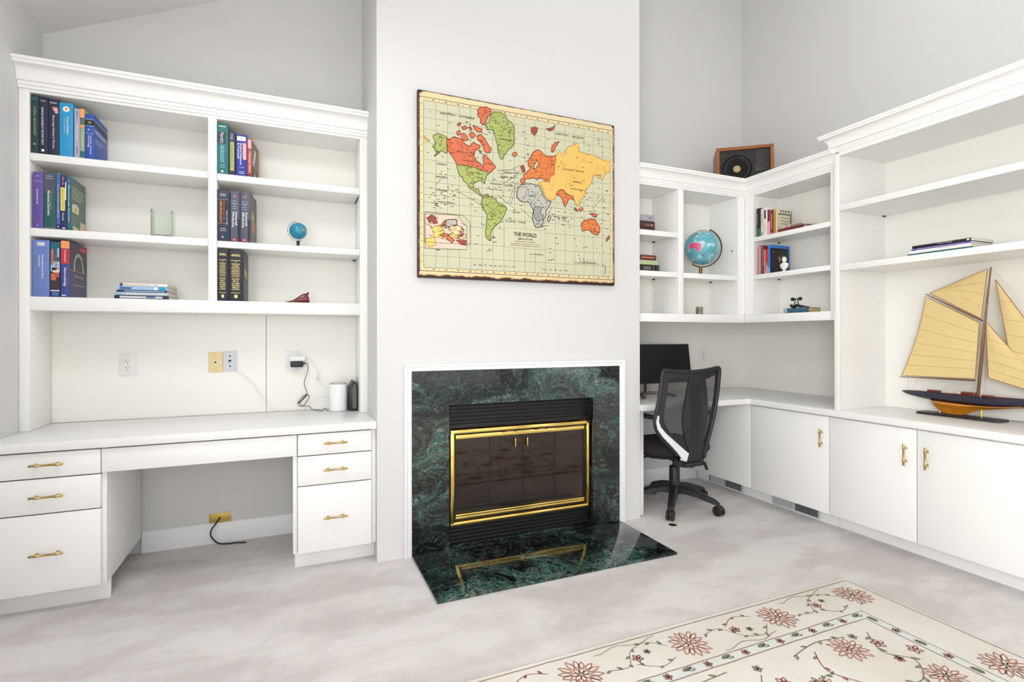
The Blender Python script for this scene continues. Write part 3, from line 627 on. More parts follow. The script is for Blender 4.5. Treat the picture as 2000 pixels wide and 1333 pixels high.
book('teal textbook with grey green cover, last in the row on the middle left shelf', -1.032, YS, zB, .0165, .266, .2, 'teal', [('t', 'Neuromuscular Disorders', .0075, .5, .5, 'whitep', .7), ('b', .88, .96, 'steel')],
     [('r', .02, .98, .02, .98, 'slate'), ('r', .05, .92, .80, .83, 'sage'), ('r', .05, .8, .74, .77, 'sage'), ('r', .05, .9, .68, .71, 'sage'), ('r', .05, .7, .62, .65, 'sage'), ('p', [(.06, .36), (.5, .36), (.5, .5), (.3, .54), (.06, .5)], 'cream'), ('p', [(.2, .38), (.4, .38), (.38, .49), (.24, .48)], 'olive'), ('r', .58, .95, .02, .24, 'mint'), ('r', .1, .5, .02, .10, 'mint'), ('r', .66, .9, .06, .2, 'pink')])
# row C : lower shelf, left bay
zC = 1.416
book('thick periwinkle blue textbook at the left end of the lower left shelf', -1.166, YS, zC, .0655, .279, .21, 'peri', [('b', .90, .955, 'whitep', .28, .72), ('h', 'BLACK', .008, .927, .5, 'dgrey'), ('t', 'Electrodiagnosis and Muscle', .010, .53, .60, 'whitep', .42), ('t', 'Nerve Conduction', .010, .63, .40, 'whitep', .2)])
book('textbook with a colourful teal and rust illustrated spine', -1.0985, YS, zC, .040, .274, .2, 'navy', [('b', .60, .985, 'teal', .08, .95), ('b', .44, .64, 'lblue', .08, .95), ('b', .14, .46, 'brown', .08, .95), ('b', .30, .42, 'copper', .1, .6), ('b', .36, .52, 'brick', .5, .9), ('b', .44, .50, 'cream', .3, .9), ('b', .48, .53, 'coal', .2, .6), ('b', .58, .86, 'copper', .12, .35), ('b', .72, .88, 'lblue', .72, .9), ('b', .105, .122, 'whitep', .05, .95), ('b', .02, .09, 'steel', .2, .85), ('t', 'Brain Atlas', .012, .62, .62, 'red', .28)])
book('textbook with orange, red and blue spine titled Neuroradiology, last on the lower left shelf', -1.057, YS, zC, .036, .281, .232, 'indigo', [('b', .865, .995, 'orange', .03, .97), ('b', .59, .86, 'red', .03, .97), ('t', 'The Requisites', .0085, .73, .5, 'whitep', .22), ('t', 'Neuroradiology', .014, .36, .5, 'whitep', .33), ('b', .02, .045, 'lblue', .1, .6)],
     [('r', .01, .99, .01, .99, 'plum'), ('r', .01, .99, .50, .88, 'dgrey'), ('r', .56, .99, .87, .985, 'red'), ('t', 'REQUISITES', .010, .77, .925, 'whitep'), ('r', .01, .99, .485, .50, 'copper'), ('p', [(.22, .5), (.24, .66), (.32, .78), (.5, .84), (.68, .78), (.78, .66), (.82, .5), (.74, .5), (.70, .66), (.62, .74), (.5, .78), (.38, .74), (.31, .66), (.29, .5)], 'silver'), ('p', [(.42, .5), (.45, .66), (.55, .66), (.58, .5)], 'gunmetal'), ('t', 'Neuroradiology', .020, .5, .40, 'greyl'), ('r', .2, .8, .235, .245, 'greyl')])
# row D : top shelf, right bay
zD = 2.113
book('teal textbook titled NEUROLOGY at the left end of the upper middle shelf', -.3765, YS, zD, .0545, .279, .2, 'emer', [('b', .93, .945, 'whitep', .15, .8), ('b', .60, .83, 'dnavy', .03, .78), ('t', "Merritt's", .026, .715, .42, 'greyl', .21), ('t', 'NEUROLOGY', .026, .395, .42, 'lblue', .34), ('b', .17, .18, 'lblue', .25, .7), ('b', .13, .14, 'lblue', .25, .7), ('o', .05, .45, .006, 'whitep')])
book('navy book with olive yellow title strip beside the teal NEUROLOGY', -.3215, YS, zD, .0345, .240, .19, 'dnavy', [('b', .10, .76, 'olive', .25, .78), ('t', 'Neurogenetics and Therapy', .009, .46, .5, 'dnavy', .55), ('b', .80, .97, 'dgrey', .2, .75), ('t', 'Wright', .008, .88, .48, 'greyl', .13)])
book('cobalt blue paperback titled Medical Diagnosis & Treatment', -.2855, YS, zD, .0555, .230, .19, 'cobalt', [('b', .85, .955, 'whitep', .10, .88), ('h', 'CURRENT', .010, .90, .48, 'copper', .62), ('b', .40, .80, 'pink', .62, .93), ('t', 'Medical Diagnosis', .0135, .53, .44, 'whitep', .52), ('t', '& Treatment', .0135, .60, .22, 'whitep', .38), ('h', 'LANGE', .008, .10, .5, 'greyl', .5), ('b', .2, .21, 'lblue', .3, .75), ('b', .06, .07, 'whitep', .3, .75)], soft=True)
book('brick red paperback with a taupe cover, last on the upper middle shelf', -.2295, YS, zD, .023, .211, .20, 'brick', [('b', .75, .98, 'pink', .15, .9), ('b', .72, .74, 'maroon'), ('t', 'Primary Care', .010, .38, .55, 'whitep', .5), ('b', .02, .08, 'maroon')],
     [('r', .02, .8, .3, .98, 'taupe'), ('r', .02, .8, .02, .3, 'coal'), ('r', .8, .99, .02, .98, 'copper'), ('p', [(.1, .4), (.3, .36), (.6, .8), (.4, .84)], 'greyl'), ('p', [(.3, .05), (.55, .05), (.4, .28)], 'silver')], rz=-.13, soft=True)
# row E : middle shelf, right bay
zE = 1.744
book('navy hardback with orange rust title, left of the two Internal Medicine volumes', -.3765, YS, zE, .0615, .283, .205, 'dnavy', [('b', .88, .89, 'greyl', .2, .68), ('b', .91, .92, 'greyl', .2, .68), ('b', .345, .81, 'black', .05, .82), ('b', .806, .811, 'pink', .05, .85), ('b', .344, .349, 'pink', .05, .85), ('t', 'PRINCIPLES OF', .012, .6, .52, 'brick', .38), ('t', 'NEUROLOGY', .015, .57, .28, 'orange', .42), ('t', 'Adams and Victor', .0075, .46, .76, 'whitep', .28), ('b', .24, .25, 'greyl', .22, .68), ('b', .20, .21, 'greyl', .22, .68), ('h', 'A', .018, .08, .42, 'greyl')])
for k, (x, w, c, lab) in enumerate(((-.3135, .0475, 'gunmetal', 'first grey Internal Medicine volume, next to the navy hardback'), (-.2645, .0505, 'gunmetal', 'second grey Internal Medicine volume, last in its row beside the small globe'))):
    book(lab, x, YS, zE, w, .281, .2, c, [('b', .02, .45, 'black', .75, .97), ('o', .90, .45, .007, 'rose' if k == 0 else 'copper'), ('b', .800, .806, 'greyl', .12, .75), ('h', 'PRINCIPLES', .0085, .755, .45, 'greyl', .6), ('h', 'OF', .008, .72, .45, 'greyl'), ('b', .69, .695, 'greyl', .12, .75), ('h', 'VOLUME '+str(k+1), .0075, .65, .45, 'silver', .5), ('b', .595, .60, 'greyl', .1, .8), ('t', 'Internal', .0165, .455, .62, 'whitep', .25), ('t', 'Medicine', .0165, .435, .30, 'whitep', .29), ('b', .015, .07, 'red', .22, .66), ('h', 'Mc', .009, .042, .42, 'whitep')],
         [] if k == 0 else [('r', .05, .9, .1, .95, 'taupe'), ('p', [(.2, .5), (.45, .42), (.6, .6), (.4, .7)], 'olive'), ('p', [(.25, .35), (.6, .22), (.75, .42), (.4, .52)], 'copper'), ('r', .05, .9, .06, .07, 'greyl'), ('r', .05, .9, .03, .04, 'greyl')], rz=0 if k == 0 else -.10)
# row F : lower shelf, right bay
zF = 1.416
def gold_spine(): 
    L = [('b', .885, .90, 'goldp', .16, .78), ('b', .915, .923, 'goldp', .2, .72), ('b', .79, .80, 'goldp', .14, .78), ('o', .765, .46, .0025, 'goldp')]
    for i, w in enumerate('Principles|and|Practice of|Clinical|Neuro-|physiology'.split('|')): L.append(('h', w.upper(), .0105, .725-i*.037, .47, 'goldp', .56-(.1 if i == 1 else 0)))
    L += [('b', .475, .482, 'goldp', .2, .74), ('b', .505, .512, 'goldp', .2, .74)]
    for i, w in enumerate(('EDITED', 'BY', 'DAUBE', 'RUBIN', 'AMINOFF', 'LUDERS')): L.append(('h', w, .0105, .43-i*.040, .47, 'goldp', .5-(.12 if i == 1 else 0)))
    return L+[('b', .155, .162, 'goldp', .16, .78), ('b', .06, .12, 'goldp', .38, .58)]
book('black hardback with gold lettering against the middle divider of the bottom shelf', -.3765, YS, zF, .0545, .283, .2, 'black', gold_spine())
book('black hardback with gold lettering and grey cover, right one of the gold lettered pair', -.3215, YS, zF, .0735, .281, .205, 'black', gold_spine(), [('r', .03, .97, .03, .97, 'dgrey'), ('p', [(.2, .55), (.7, .48), (.7, .62), (.25, .68)], 'olive'), ('r', .3, .6, .75, .85, 'taupe'), ('r', .5, .8, .2, .4, 'gunmetal')], rz=-.04)
# stack G : magazines lying on the lower left shelf
gz = 1.416
for lab, x, L, th, col, deco, dy in (
    ('dark magazine at the bottom of the blue magazine stack on the lower left shelf', -.842, .240, .0175, 'dnavy', [('b', .12, .9, 'greyl', .2, .8), ('b', .25, .42, 'steel', .3, .8)], .000),
    ('pale blue magazine second from the bottom of the blue stack', -.839, .233, .0165, 'lblue', [('b', .03, .9, 'greyl', .15, .85), ('b', .80, .92, 'lilac', .3, .7)], .004),
    ('thin dark blue magazine in the middle of the blue stack', -.834, .223, .0095, 'navy', [('b', .05, .85, 'lblue', .25, .7)], .006),
    ('light blue magazine with cyan end, second from the top of the blue stack', -.830, .220, .0185, 'lblue', [('b', .02, .17, 'cyan', .05, .95), ('b', .2, .27, 'whitep', .05, .95), ('b', .72, .95, 'steel', .2, .8)], .004),
    ('white magazine on top of the blue stack', -.822, .212, .0165, 'whitep', [('b', .93, .99, 'indigo', .03, .97), ('b', .35, .92, 'beige', .4, .62), ('b', .2, .3, 'greyl', .2, .8)], .009)):
    book(lab, x, YS+.008+dy, gz, th, L, .205, col, deco, flat=True, soft=True, name='magazine', rz=-.03-dy*2); gz += th+.0008

# right wall, upper shelf (spines face the room along -x)
XS = 3.149
def rbook(label, y, w, h, d, z, col, deco=(), side=(), **k): return book(label, XS+k.pop('dx', 0), y, z, w, h, d, col, deco, side, face='x', **k)
z = 1.946
rbook('black and green hardback, first at the corner end of the upper right-wall shelf', 2.811, .035, .209, .14, z, 'black', [('b', .02, .3, 'grass', .05, .95), ('t', 'HISTORY', .008, .62, .2, 'greyl', .4)])
rbook('cream paperback second from the corner on the upper right-wall shelf', 2.775, .027, .200, .14, z, 'cream', [('t', 'Essays', .010, .6, .5, 'dgrey', .4), ('o', .12, .5, .005, 'dgrey'), ('o', .06, .5, .005, 'dgrey')], soft=True)
rbook('white and grey paperback between the cream and pink books', 2.747, .026, .200, .145, z, 'whitep', [('b', .6, .92, 'dgrey', .1, .7), ('t', 'Letters', .010, .3, .4, 'dgrey', .3)], soft=True)
rbook('pink and maroon hardback on the upper right-wall shelf', 2.7205, .0265, .182, .14, z, 'pink', [('b', .52, .98, 'maroon', .25, .97)])
rbook('dark red hardback with pale title strip next to the mustard book', 2.6935, .0265, .172, .14, z, 'maroon', [('b', .2, .85, 'pink', .4, .6), ('b', .03, .08, 'copper')])
rbook('mustard yellow hardback on the upper right-wall shelf', 2.6665, .022, .172, .14, z, 'mustard', [('b', .9, .97, 'goldp', .3, .9)])
rbook('cream book showing its printed front cover, last upright on the upper right-wall shelf', 2.644, .0105, .170, .146, z, 'cream', [('b', .03, .97, 'cream')],
      [('r', .08, .92, .06, .80, 'dgrey'), ('r', .10, .86, .04, .77, 'cream'), ('r', .02, .92, .80, .82, 'dgrey'), ('r', .2, .28, .88, .96, 'coal'), ('r', .40, .45, .86, .97, 'coal'), ('r', .54, .59, .86, .97, 'coal'), ('r', .70, .78, .88, .96, 'coal'), ('r', .2, .8, .62, .66, 'greyb'), ('r', .2, .8, .50, .54, 'greyb'), ('r', .2, .7, .38, .42, 'greyb'), ('r', .9, .98, .04, .95, 'sage')])
rbook('maroon hardback lying flat under another on the upper right-wall shelf', 2.628, .022, .195, .13, z, 'maroon', [('b', .1, .4, 'burg', .2, .8)], flat=True, rz=.05, dx=-.004)
rbook('thin cream paperback lying flat on top of the maroon hardback', 2.600, .012, .175, .125, z+.0235, 'cream', [('b', .05, .6, 'maroon', .2, .7), ('b', .7, .8, 'rose', .1, .9)], flat=True, rz=-.05, soft=True)
# right wall, middle shelf
z = 1.669
rbook('rose pink booklet, first on the middle right-wall shelf', 2.797, .021, .212, .15, z, 'rose', [('b', .02, .98, 'pink', .55, .95)], soft=True)
rbook('dark green booklet beside the rose pink one', 2.775, .0165, .209, .15, z, 'grass', [('b', .02, .7, 'slate', .1, .5)], soft=True)
rbook('thin maroon booklet between green and scarlet spines', 2.7575, .0105, .208, .15, z, 'maroon', [('b', .3, .95, 'rose', .1, .6)], soft=True)
rbook('scarlet orange paperback on the middle right-wall shelf', 2.7465, .0185, .177, .14, z, 'scarlet', [('b', .2, .95, 'pink', .15, .45), ('b', .02, .16, 'orange', .1, .8)], soft=True)
rbook('red and pale blue paperback next to the azure album', 2.7275, .0145, .176, .14, z, 'red', [('b', .02, .45, 'lblue', .1, .9), ('b', .3, .5, 'teal', .3, .8)], soft=True)
rbook('tall azure blue album behind the black book', 2.7125, .018, .205, .20, z, 'azure', [('b', .02, .2, 'lblue', .2, .8)], [('r', .03, .97, .03, .97, 'azure')])
rbook('black book with dark portrait cover behind the white bust', 2.694, .012, .180, .170, z, 'coal', [('b', .02, .98, 'dnavy')],
      [('r', .01, .99, .01, .99, 'coal'), ('p', [(.42, .50), (.46, .44), (.52, .46), (.56, .54), (.54, .64), (.48, .70), (.42, .66), (.40, .58)], 'skin'), ('p', [(.47, .47), (.54, .45), (.54, .50), (.48, .51)], 'maroon'), ('r', .08, .18, .82, .85, 'copper'), ('r', .64, .68, .5, .72, 'olive')])
# right wall, lower shelf
rbook('petrol blue hardback lying flat under the little weightlifter figure', 2.588, .0315, .187, .125, 1.377, 'petrol', [('b', .86, .97, 'greyl', .1, .9), ('b', .90, .93, 'dgrey', .3, .7), ('b', .0, .02, 'dnavy'), ('t', 'Body & Soul', .013, .45, .5, 'steel', .4)], [('r', .0, 1, .0, 1, 'petrol')], flat=True, dx=.006, pages=K['beige'])
# magazines in the tall bookcase
mz = 1.657
for lab, y, L, th, col, deco, rz in (('teal edged white magazine at the bottom of the pile in the tall bookcase', 1.788, .30, .010, 'teal', [('b', .05, .95, 'emer', .2, .8)], .01),
    ('white magazine in the middle of the pile in the tall bookcase', 1.780, .285, .017, 'whitep', [('b', .2, .5, 'pink', .6, .8)], -.02),
    ('violet magazine below the black one in the tall bookcase', 1.768, .272, .010, 'violet', [('b', .1, .9, 'lilac', .3, .6)], .0),
    ('black magazine on top of the pile in the tall bookcase', 1.764, .270, .014, 'coal', [('t', 'ATLAS OF THE BRAIN', .007, .42, .5, 'greyl', .25), ('b', .02, .06, 'whitep', .2, .7)], -.02)):
    book(lab, 3.135, y, mz, th, L, .20, col, deco, flat=True, soft=True, face='x', rz=rz, name='magazine'); mz += th+.0008
# alcove wall stacks, partly hidden by the chimney breast
for lab, z, x, L, th, col, deco, d in (
    ('thin burgundy book at the bottom of the upper alcove stack', 1.949, 2.325-.21, .21, .0155, 'burg', [], .15),
    ('thick brown leather-look book in the middle of the upper alcove stack', 1.965, 2.322-.205, .205, .048, 'brown', [('b', .1, .25, 'copper', .3, .6), ('b', .3, .6, 'taupe', .3, .6)], .15),
    ('grey book on top of the upper alcove stack', 2.0135, 2.314-.2, .2, .045, 'greyb', [('b', .2, .27, 'steel', .4, .6), ('b', .4, .8, 'lilac', .3, .6)], .15),
    ('dark ribbed hardback at the bottom of the lower alcove stack', 1.669, 2.361-.23, .23, .043, 'coal', [('b', .40, .75, 'taupe', .2, .75), ('b', .05, .3, 'petrol', .1, .9), ('b', .1, .25, 'coal', .1, .9)], .16),
    ('pale green book in the middle of the lower alcove stack', 1.713, 2.350-.22, .22, .031, 'mint', [('b', .1, .9, 'sage', .4, .5)], .16),
    ('small dark red book on top of the lower alcove stack', 1.745, 2.334-.2, .2, .035, 'burg', [('b', .1, .8, 'copper', .35, .65)], .15)):
    x = max(x, 2.179); L = {1.949: 2.325, 1.965: 2.322, 2.0135: 2.314, 1.669: 2.361, 1.713: 2.350, 1.745: 2.334}[z]-x
    book(lab, x, 2.93, z, th, L, d, col, deco, flat=True)

# ---------------------------------------------------------------- small things on the left bookcase
def clear_glass(name, tint=(.93, .98, .96), rough=.02):
    g = bpy.data.materials.new(name); g.use_nodes = True; N = g.node_tree.nodes; L = g.node_tree.links; N.remove(N['Principled BSDF']); o = N['Material Output']
    a = N.new('ShaderNodeBsdfTransparent'); a.inputs[0].default_value = (*tint, 1); b = N.new('ShaderNodeBsdfGlossy'); b.inputs['Roughness'].default_value = rough
    lw = N.new('ShaderNodeLayerWeight'); lw.inputs[0].default_value = .35
    tc = N.new('ShaderNodeTexCoord'); no = N.new('ShaderNodeTexNoise'); no.inputs['Scale'].default_value = 8; L.new(tc.outputs['Object'], no.inputs['Vector'])
    bp = N.new('ShaderNodeBump'); bp.inputs['Strength'].default_value = .1; L.new(no.outputs['Fac'], bp.inputs['Height']); L.new(bp.outputs[0], b.inputs['Normal'])
    x = N.new('ShaderNodeMixShader'); L.new(lw.outputs['Fresnel'], x.inputs[0]); L.new(a.outputs[0], x.inputs[1]); L.new(b.outputs[0], x.inputs[2]); L.new(x.outputs[0], o.inputs[0]); return g
cg = clear_glass('clear_green_glass', (.955, .985, .965))
m = MB(cg)   # square glass vase: four walls and a thick foot
x0, x1, y0, y1, z0, z1 = -.690, -.592, 3.28, 3.36, 1.7515, 1.898
m.prism([(x0, y0), (x1, y0), (x1, y1), (x0, y1), (x0, y0+.007), (x0+.006, y0+.007), (x0+.006, y1-.007), (x1-.006, y1-.007), (x1-.006, y0+.0065), (x0, y0+.0065)], z0, z1, 'z', smooth=False); m.box(x0+.0065, x1-.0065, y0+.007, y1-.0075, z0, z0+.014)
tag(obj('glass_vase', m, loc=(-.64, 3.32, 1.7515)), 'square clear greenish glass vase on the middle left shelf', 'vase')

def land_mat(name, ocean, land, land2, scale, thr, seedv):
    m = bpy.data.materials.new(name); m.use_nodes = True; N = m.node_tree.nodes; L = m.node_tree.links; b = N['Principled BSDF']; b.inputs['Roughness'].default_value = .28; b.inputs['Coat Weight'].default_value = .2
    tc = N.new('ShaderNodeTexCoord'); mp = N.new('ShaderNodeMapping'); mp.inputs['Location'].default_value = seedv; L.new(tc.outputs['Object'], mp.inputs['Vector'])
    n = N.new('ShaderNodeTexNoise'); n.inputs['Scale'].default_value = scale; n.inputs['Detail'].default_value = 7; n.inputs['Roughness'].default_value = .6; n.inputs['Distortion'].default_value = .4; L.new(mp.outputs[0], n.inputs['Vector'])
    r = N.new('ShaderNodeValToRGB'); e = r.color_ramp.elements
    e[0].position = thr-.22; e[0].color = (*ocean, 1); e[1].position = thr+.002; e[1].color = (*land, 1)
    q = e.new(thr-.02); q.color = (*[min(1, c*1.25+.03) for c in ocean], 1); q = e.new(thr-.001); q.color = (*land2, 1); q = e.new(thr+.07); q.color = (*land, 1)
    L.new(n.outputs['Fac'], r.inputs['Fac']); L.new(r.outputs['Color'], b.inputs['Base Color']); return m
# small globe
t = thing('desk_globe', 'small teal globe on a black foot beside the grey books', 'globe', (.034, 3.33, 1.744))
m = MB(land_mat('globe_teal', srgb(12, 128, 160), srgb(190, 150, 110), srgb(40, 90, 90), 22, .62, (3, 1, 2))); m.ball((.034, 3.33, 1.846), .0495, n=40); obj('sphere', m, t)
m = MB(mat('globe_silver', (.55, .52, .50), .3, .9))
ax = math.radians(-22)
pts = [(.034+.058*math.cos(a), 3.33, 1.846+.058*math.sin(a)) for a in [PI/2+.25+(PI+.1)*i/24 for i in range(25)]]
m.tube(pts, .0022, n=8); obj('meridian_arm', m, t)
m = MB(black); m.lathe([(.026, 0), (.027, .004), (.016, .010), (.009, .016), (.008, .028), (.011, .036), (.006, .043)], (.034, 3.33, 1.7445)); obj('foot', m, t)
# shoe-shaped ornament
def mix3(name, a, b_, sc):
    return mat(name, a, .25, var=.8, scale=sc)
t = thing('shoe_ornament', 'little dark red glazed shoe ornament on the bottom shelf', 'ornament', (.03, 3.30, 1.4165))
m = MB(mat('red_glaze', srgb(110, 22, 26), .18, var=.55, scale=45, coat=.5))
sec = [(-.045, .004, .006), (-.030, .007, .009), (-.010, .011, .014), (.010, .014, .026), (.028, .015, .040), (.045, .015, .052), (.062, .015, .058), (.078, .014, .050), (.086, .012, .020)]
m.loft([[(.03+x-.02, 3.30+w*math.cos(a), 1.4175+max(0, h*(.5+.5*math.sin(a)))) for a in [2*PI*k/14 for k in range(14)]] for x, w, h in sec])
obj('upper', m, t)
m = MB(black); m.loft([[(.03+x-.02, 3.30+(w+.0015)*math.cos(a), 1.4165+.0025+.0022*math.sin(a)) for a in [2*PI*k/12 for k in range(12)]] for x, w, h in sec]); m.tube([(.078, 3.30, 1.462), (.088, 3.30, 1.478), (.090, 3.30, 1.482)], [.008, .005, .002]); obj('sole', m, t)

# ---------------------------------------------------------------- sockets and cords at the left desk
plw = mat('plate_white', srgb(236, 236, 236), .35); ivory = mat('plate_ivory', srgb(238, 214, 160), .4); greyp = mat('plate_grey', srgb(214, 220, 224), .4)
def plate(name, label, x0, x1, z0, z1, mt, y=3.494, kind='duplex'):
    t = thing(name, label, 'outlet', ((x0+x1)/2, y, (z0+z1)/2)); xc, zc = (x0+x1)/2, (z0+z1)/2
    m = MB(mt); m.box(x0, x1, y-.006, y-.0003, z0, z1, bev=.003); obj('cover_plate', m, t)
    if kind == 'duplex':
        for dz in (-.02, .02):
            m = MB(plw); m.prism(arc(xc, zc+dz, .0165, -.9, .9, 8)+arc(xc, zc+dz, .0165, PI-.9, PI+.9, 8), y-.0085, y-.005, 'y', bev=.0008); r = obj('receptacle', m, t)
            m = MB(dark); m.box(xc-.008, xc-.0055, y-.0088, y-.0084, zc+dz-.001, zc+dz+.008); m.box(xc+.0055, xc+.0075, y-.0088, y-.0084, zc+dz-.001, zc+dz+.007); m.lathe([(.0025, y-.0088), (.0025, y-.0084)], (xc, 0, zc+dz-.008), 'y', n=10); obj('slot', m, r)
        m = MB(brass); m.lathe([(.003, y-.0072), (.003, y-.005)], (xc, 0, zc), 'y', n=10); obj('screw', m, t)
    if kind == 'cable':
        m = MB(plw); m.lathe([(.011, y-.0065), (.010, y-.0085), (.0, y-.0085)], (xc, 0, zc), 'y', n=20); m.lathe([(.0058, y-.010), (.0058, y-.0084)], (xc, 0, zc), 'y', dark, n=16); obj('jack', m, t)
        
        for s in (-1, 1): m = MB(brass); m.box(xc-.005, xc+.005, y-.0072, y-.0055, zc+s*.045-.001, zc+s*.045+.001); obj('screw', m, t)
    if kind == 'three':
        m = MB(dark)
        for dz, r in ((.030, .0045), (0, .0085), (-.030, .0045)): m.lathe([(r, y-.0078), (r, y-.0058)], (xc, 0, zc+dz), 'y', n=18)
        m.box(xc-.002, xc+.008, y-.0082, y-.0078, zc-.006, zc-.001, plw); obj('jack', m, t)
    return t
plate('wall_outlet', 'white duplex wall outlet at the left above the left desk', -.880, -.803, 1.003, 1.127, plw)
plate('cable_plate', 'ivory yellow cable jack plate above the left desk', -.451, -.378, 1.009, 1.127, ivory, kind='cable')
plate('cable_plate', 'pale grey three-hole jack plate right of the ivory plate', -.3765, -.302, 1.013, 1.134, greyp, kind='three')
plate('wall_outlet', 'white duplex wall outlet with adapters plugged in, above the small router', -.037, .040, 1.003, 1.130, plw)
# adapters plugged into the right outlet, with their cords
t = thing('power_adapter', 'white power adapter with thin white cord plugged in above the black adapter', 'adapter', (.03, 3.45, 1.08))
m = MB(plw); m.box(-.014, .076, 3.440, 3.484, 1.067, 1.100, bev=.007); obj('body', m, t)
m = MB(mat('cord_white', srgb(225, 225, 222), .5)); cw = m.mat
m.tube(smoothpath([(.074, 3.462, 1.090), (.098, 3.455, 1.082), (.127, 3.45, 1.046), (.145, 3.45, .992), (.151, 3.45, .963), (.178, 3.45, .911), (.205, 3.43, .890)]), .0016, n=8); obj('cord', m, t)
m = MB(cw); m.box(.141, .153, 3.444, 3.456, .975, 1.003, bev=.003); m.box(.139, .149, 3.444, 3.456, .945, .968, greyl, .003); obj('plug', m, t)
t = thing('power_adapter', 'black power adapter with tangled black cord on the right outlet', 'adapter', (.03, 3.45, 1.045))
m = MB(black); m.box(-.010, .064, 3.436, 3.484, 1.031, 1.0655, bev=.008); m.box(.06, .075, 3.45, 3.47, 1.048, 1.058, bev=.002); obj('body', m, t)
m = MB(black)
m.tube(smoothpath([(.073, 3.46, 1.053), (.088, 3.457, 1.045), (.089, 3.46, 1.002), (.068, 3.46, .932), (.084, 3.46, .869), (.057, 3.462, .848), (.030, 3.455, .808), (.060, 3.45, .835), (.092, 3.452, .862), (.062, 3.46, .83), (.032, 3.45, .800), (.062, 3.452, .790), (.098, 3.45, .845), (.075, 3.455, .855), (.045, 3.45, .806), (.07, 3.45, .79), (.095, 3.45, .787), (.12, 3.44, .765), (.150, 3.43, .7612), (.172, 3.40, .7612), (.188, 3.42, .772), (.198, 3.41, .7612), (.208, 3.405, .764)], 5), .0019, n=8)
obj('cord', m, t)
m = MB(cw); m.tube(smoothpath([(-.319, 3.485, 1.045), (-.300, 3.479, 1.010), (-.261, 3.478, .983), (-.213, 3.478, .932), (-.178, 3.478, .869), (-.131, 3.474, .815), (-.09, 3.45, .775), (-.03, 3.44, .7612), (.05, 3.45, .7612), (.09, 3.44, .790), (.126, 3.435, .827), (.168, 3.43, .844), (.207, 3.405, .838)]), .0015, n=8)
tag(obj('network_cable', m, loc=(-.05, 3.46, .77)), 'thin white cable looping from the grey jack plate to the white router', 'cable')
t = thing('wifi_router', 'white cylindrical wifi router on the left desk top', 'router', (.268, 3.39, .7592))
m = MB(mat('router_white', srgb(246, 246, 246), .4)); m.lathe([(0, 0), (.048, 0), (.053, .004), (.0545, .02), (.0545, .155), (.0525, .166), (.048, .168)], (.264, 3.39, .7594), n=44); obj('body', m, t)
m = MB(mat('router_top', srgb(70, 74, 78), .4)); m.lathe([(.0475, .160), (.050, .1685), (.0475, .170), (.044, .166), (0, .164)], (.264, 3.39, .7594), n=44); obj('top_vent', m, t)
m = MB(greyl); m.lathe([(.0022, 3.3352), (.0022, 3.336)], (.268, 0, .784), 'y', n=10); obj('status_dot', m, t)
t = thing('modem', 'black hexagonal modem beside the white router', 'modem', (.353, 3.40, .7592))
m = MB(black); hx = [(-.026, 0), (.026, 0), (.030, .02), (.030, .135), (.010, .178), (-.004, .182), (-.030, .135), (-.030, .02)]
m.prism([((.351)+a*.85, .762+b_) for a, b_ in hx], 3.33, 3.47, 'y', bev=.004); m.box(.324, .372, 3.325, 3.47, .7595, .766, bev=.002); obj('body', m, t)
m = MB(mat('modem_grey', srgb(100, 96, 92), .5, var=.15, scale=200)); m.prism([((.351)+.004+a*.4, .775+b_*.86) for a, b_ in hx], 3.327, 3.331, 'y', bev=.001); obj('front_vent', m, t)
# brass plate and cord under the desk
t = thing('cable_plate', 'brass cable plate just above the baseboard in the left knee hole', 'outlet', (-.394, 3.505, .138))
m = MB(mat('plate_brass_paint', srgb(208, 178, 92), .35, .4)); m.box(-.451, -.337, 3.503, 3.5085, .1175, .173, bev=.002); obj('cover_plate', m, t)
for x in (-.437, -.351): m = MB(brass); m.lathe([(.004, 3.5015), (.004, 3.503)], (x, 0, .145), 'y', n=12); obj('screw', m, t)
m = MB(brass); m.lathe([(.008, 3.499), (.008, 3.503)], (-.394, 0, .146), 'y', n=16); obj('grommet', m, t)
m = MB(black); m.tube(smoothpath([(-.394, 3.498, .146), (-.410, 3.47, .128), (-.432, 3.455, .098), (-.436, 3.45, .066), (-.418, 3.45, .034), (-.392, 3.45, .012), (-.352, 3.447, .006), (-.305, 3.44, .007), (-.251, 3.43, .005)]), .0042, n=10)
tag(obj('cable', m, loc=(-.39, 3.45, .01)), 'thick black cable from the brass plate onto the carpet under the left desk', 'cable')
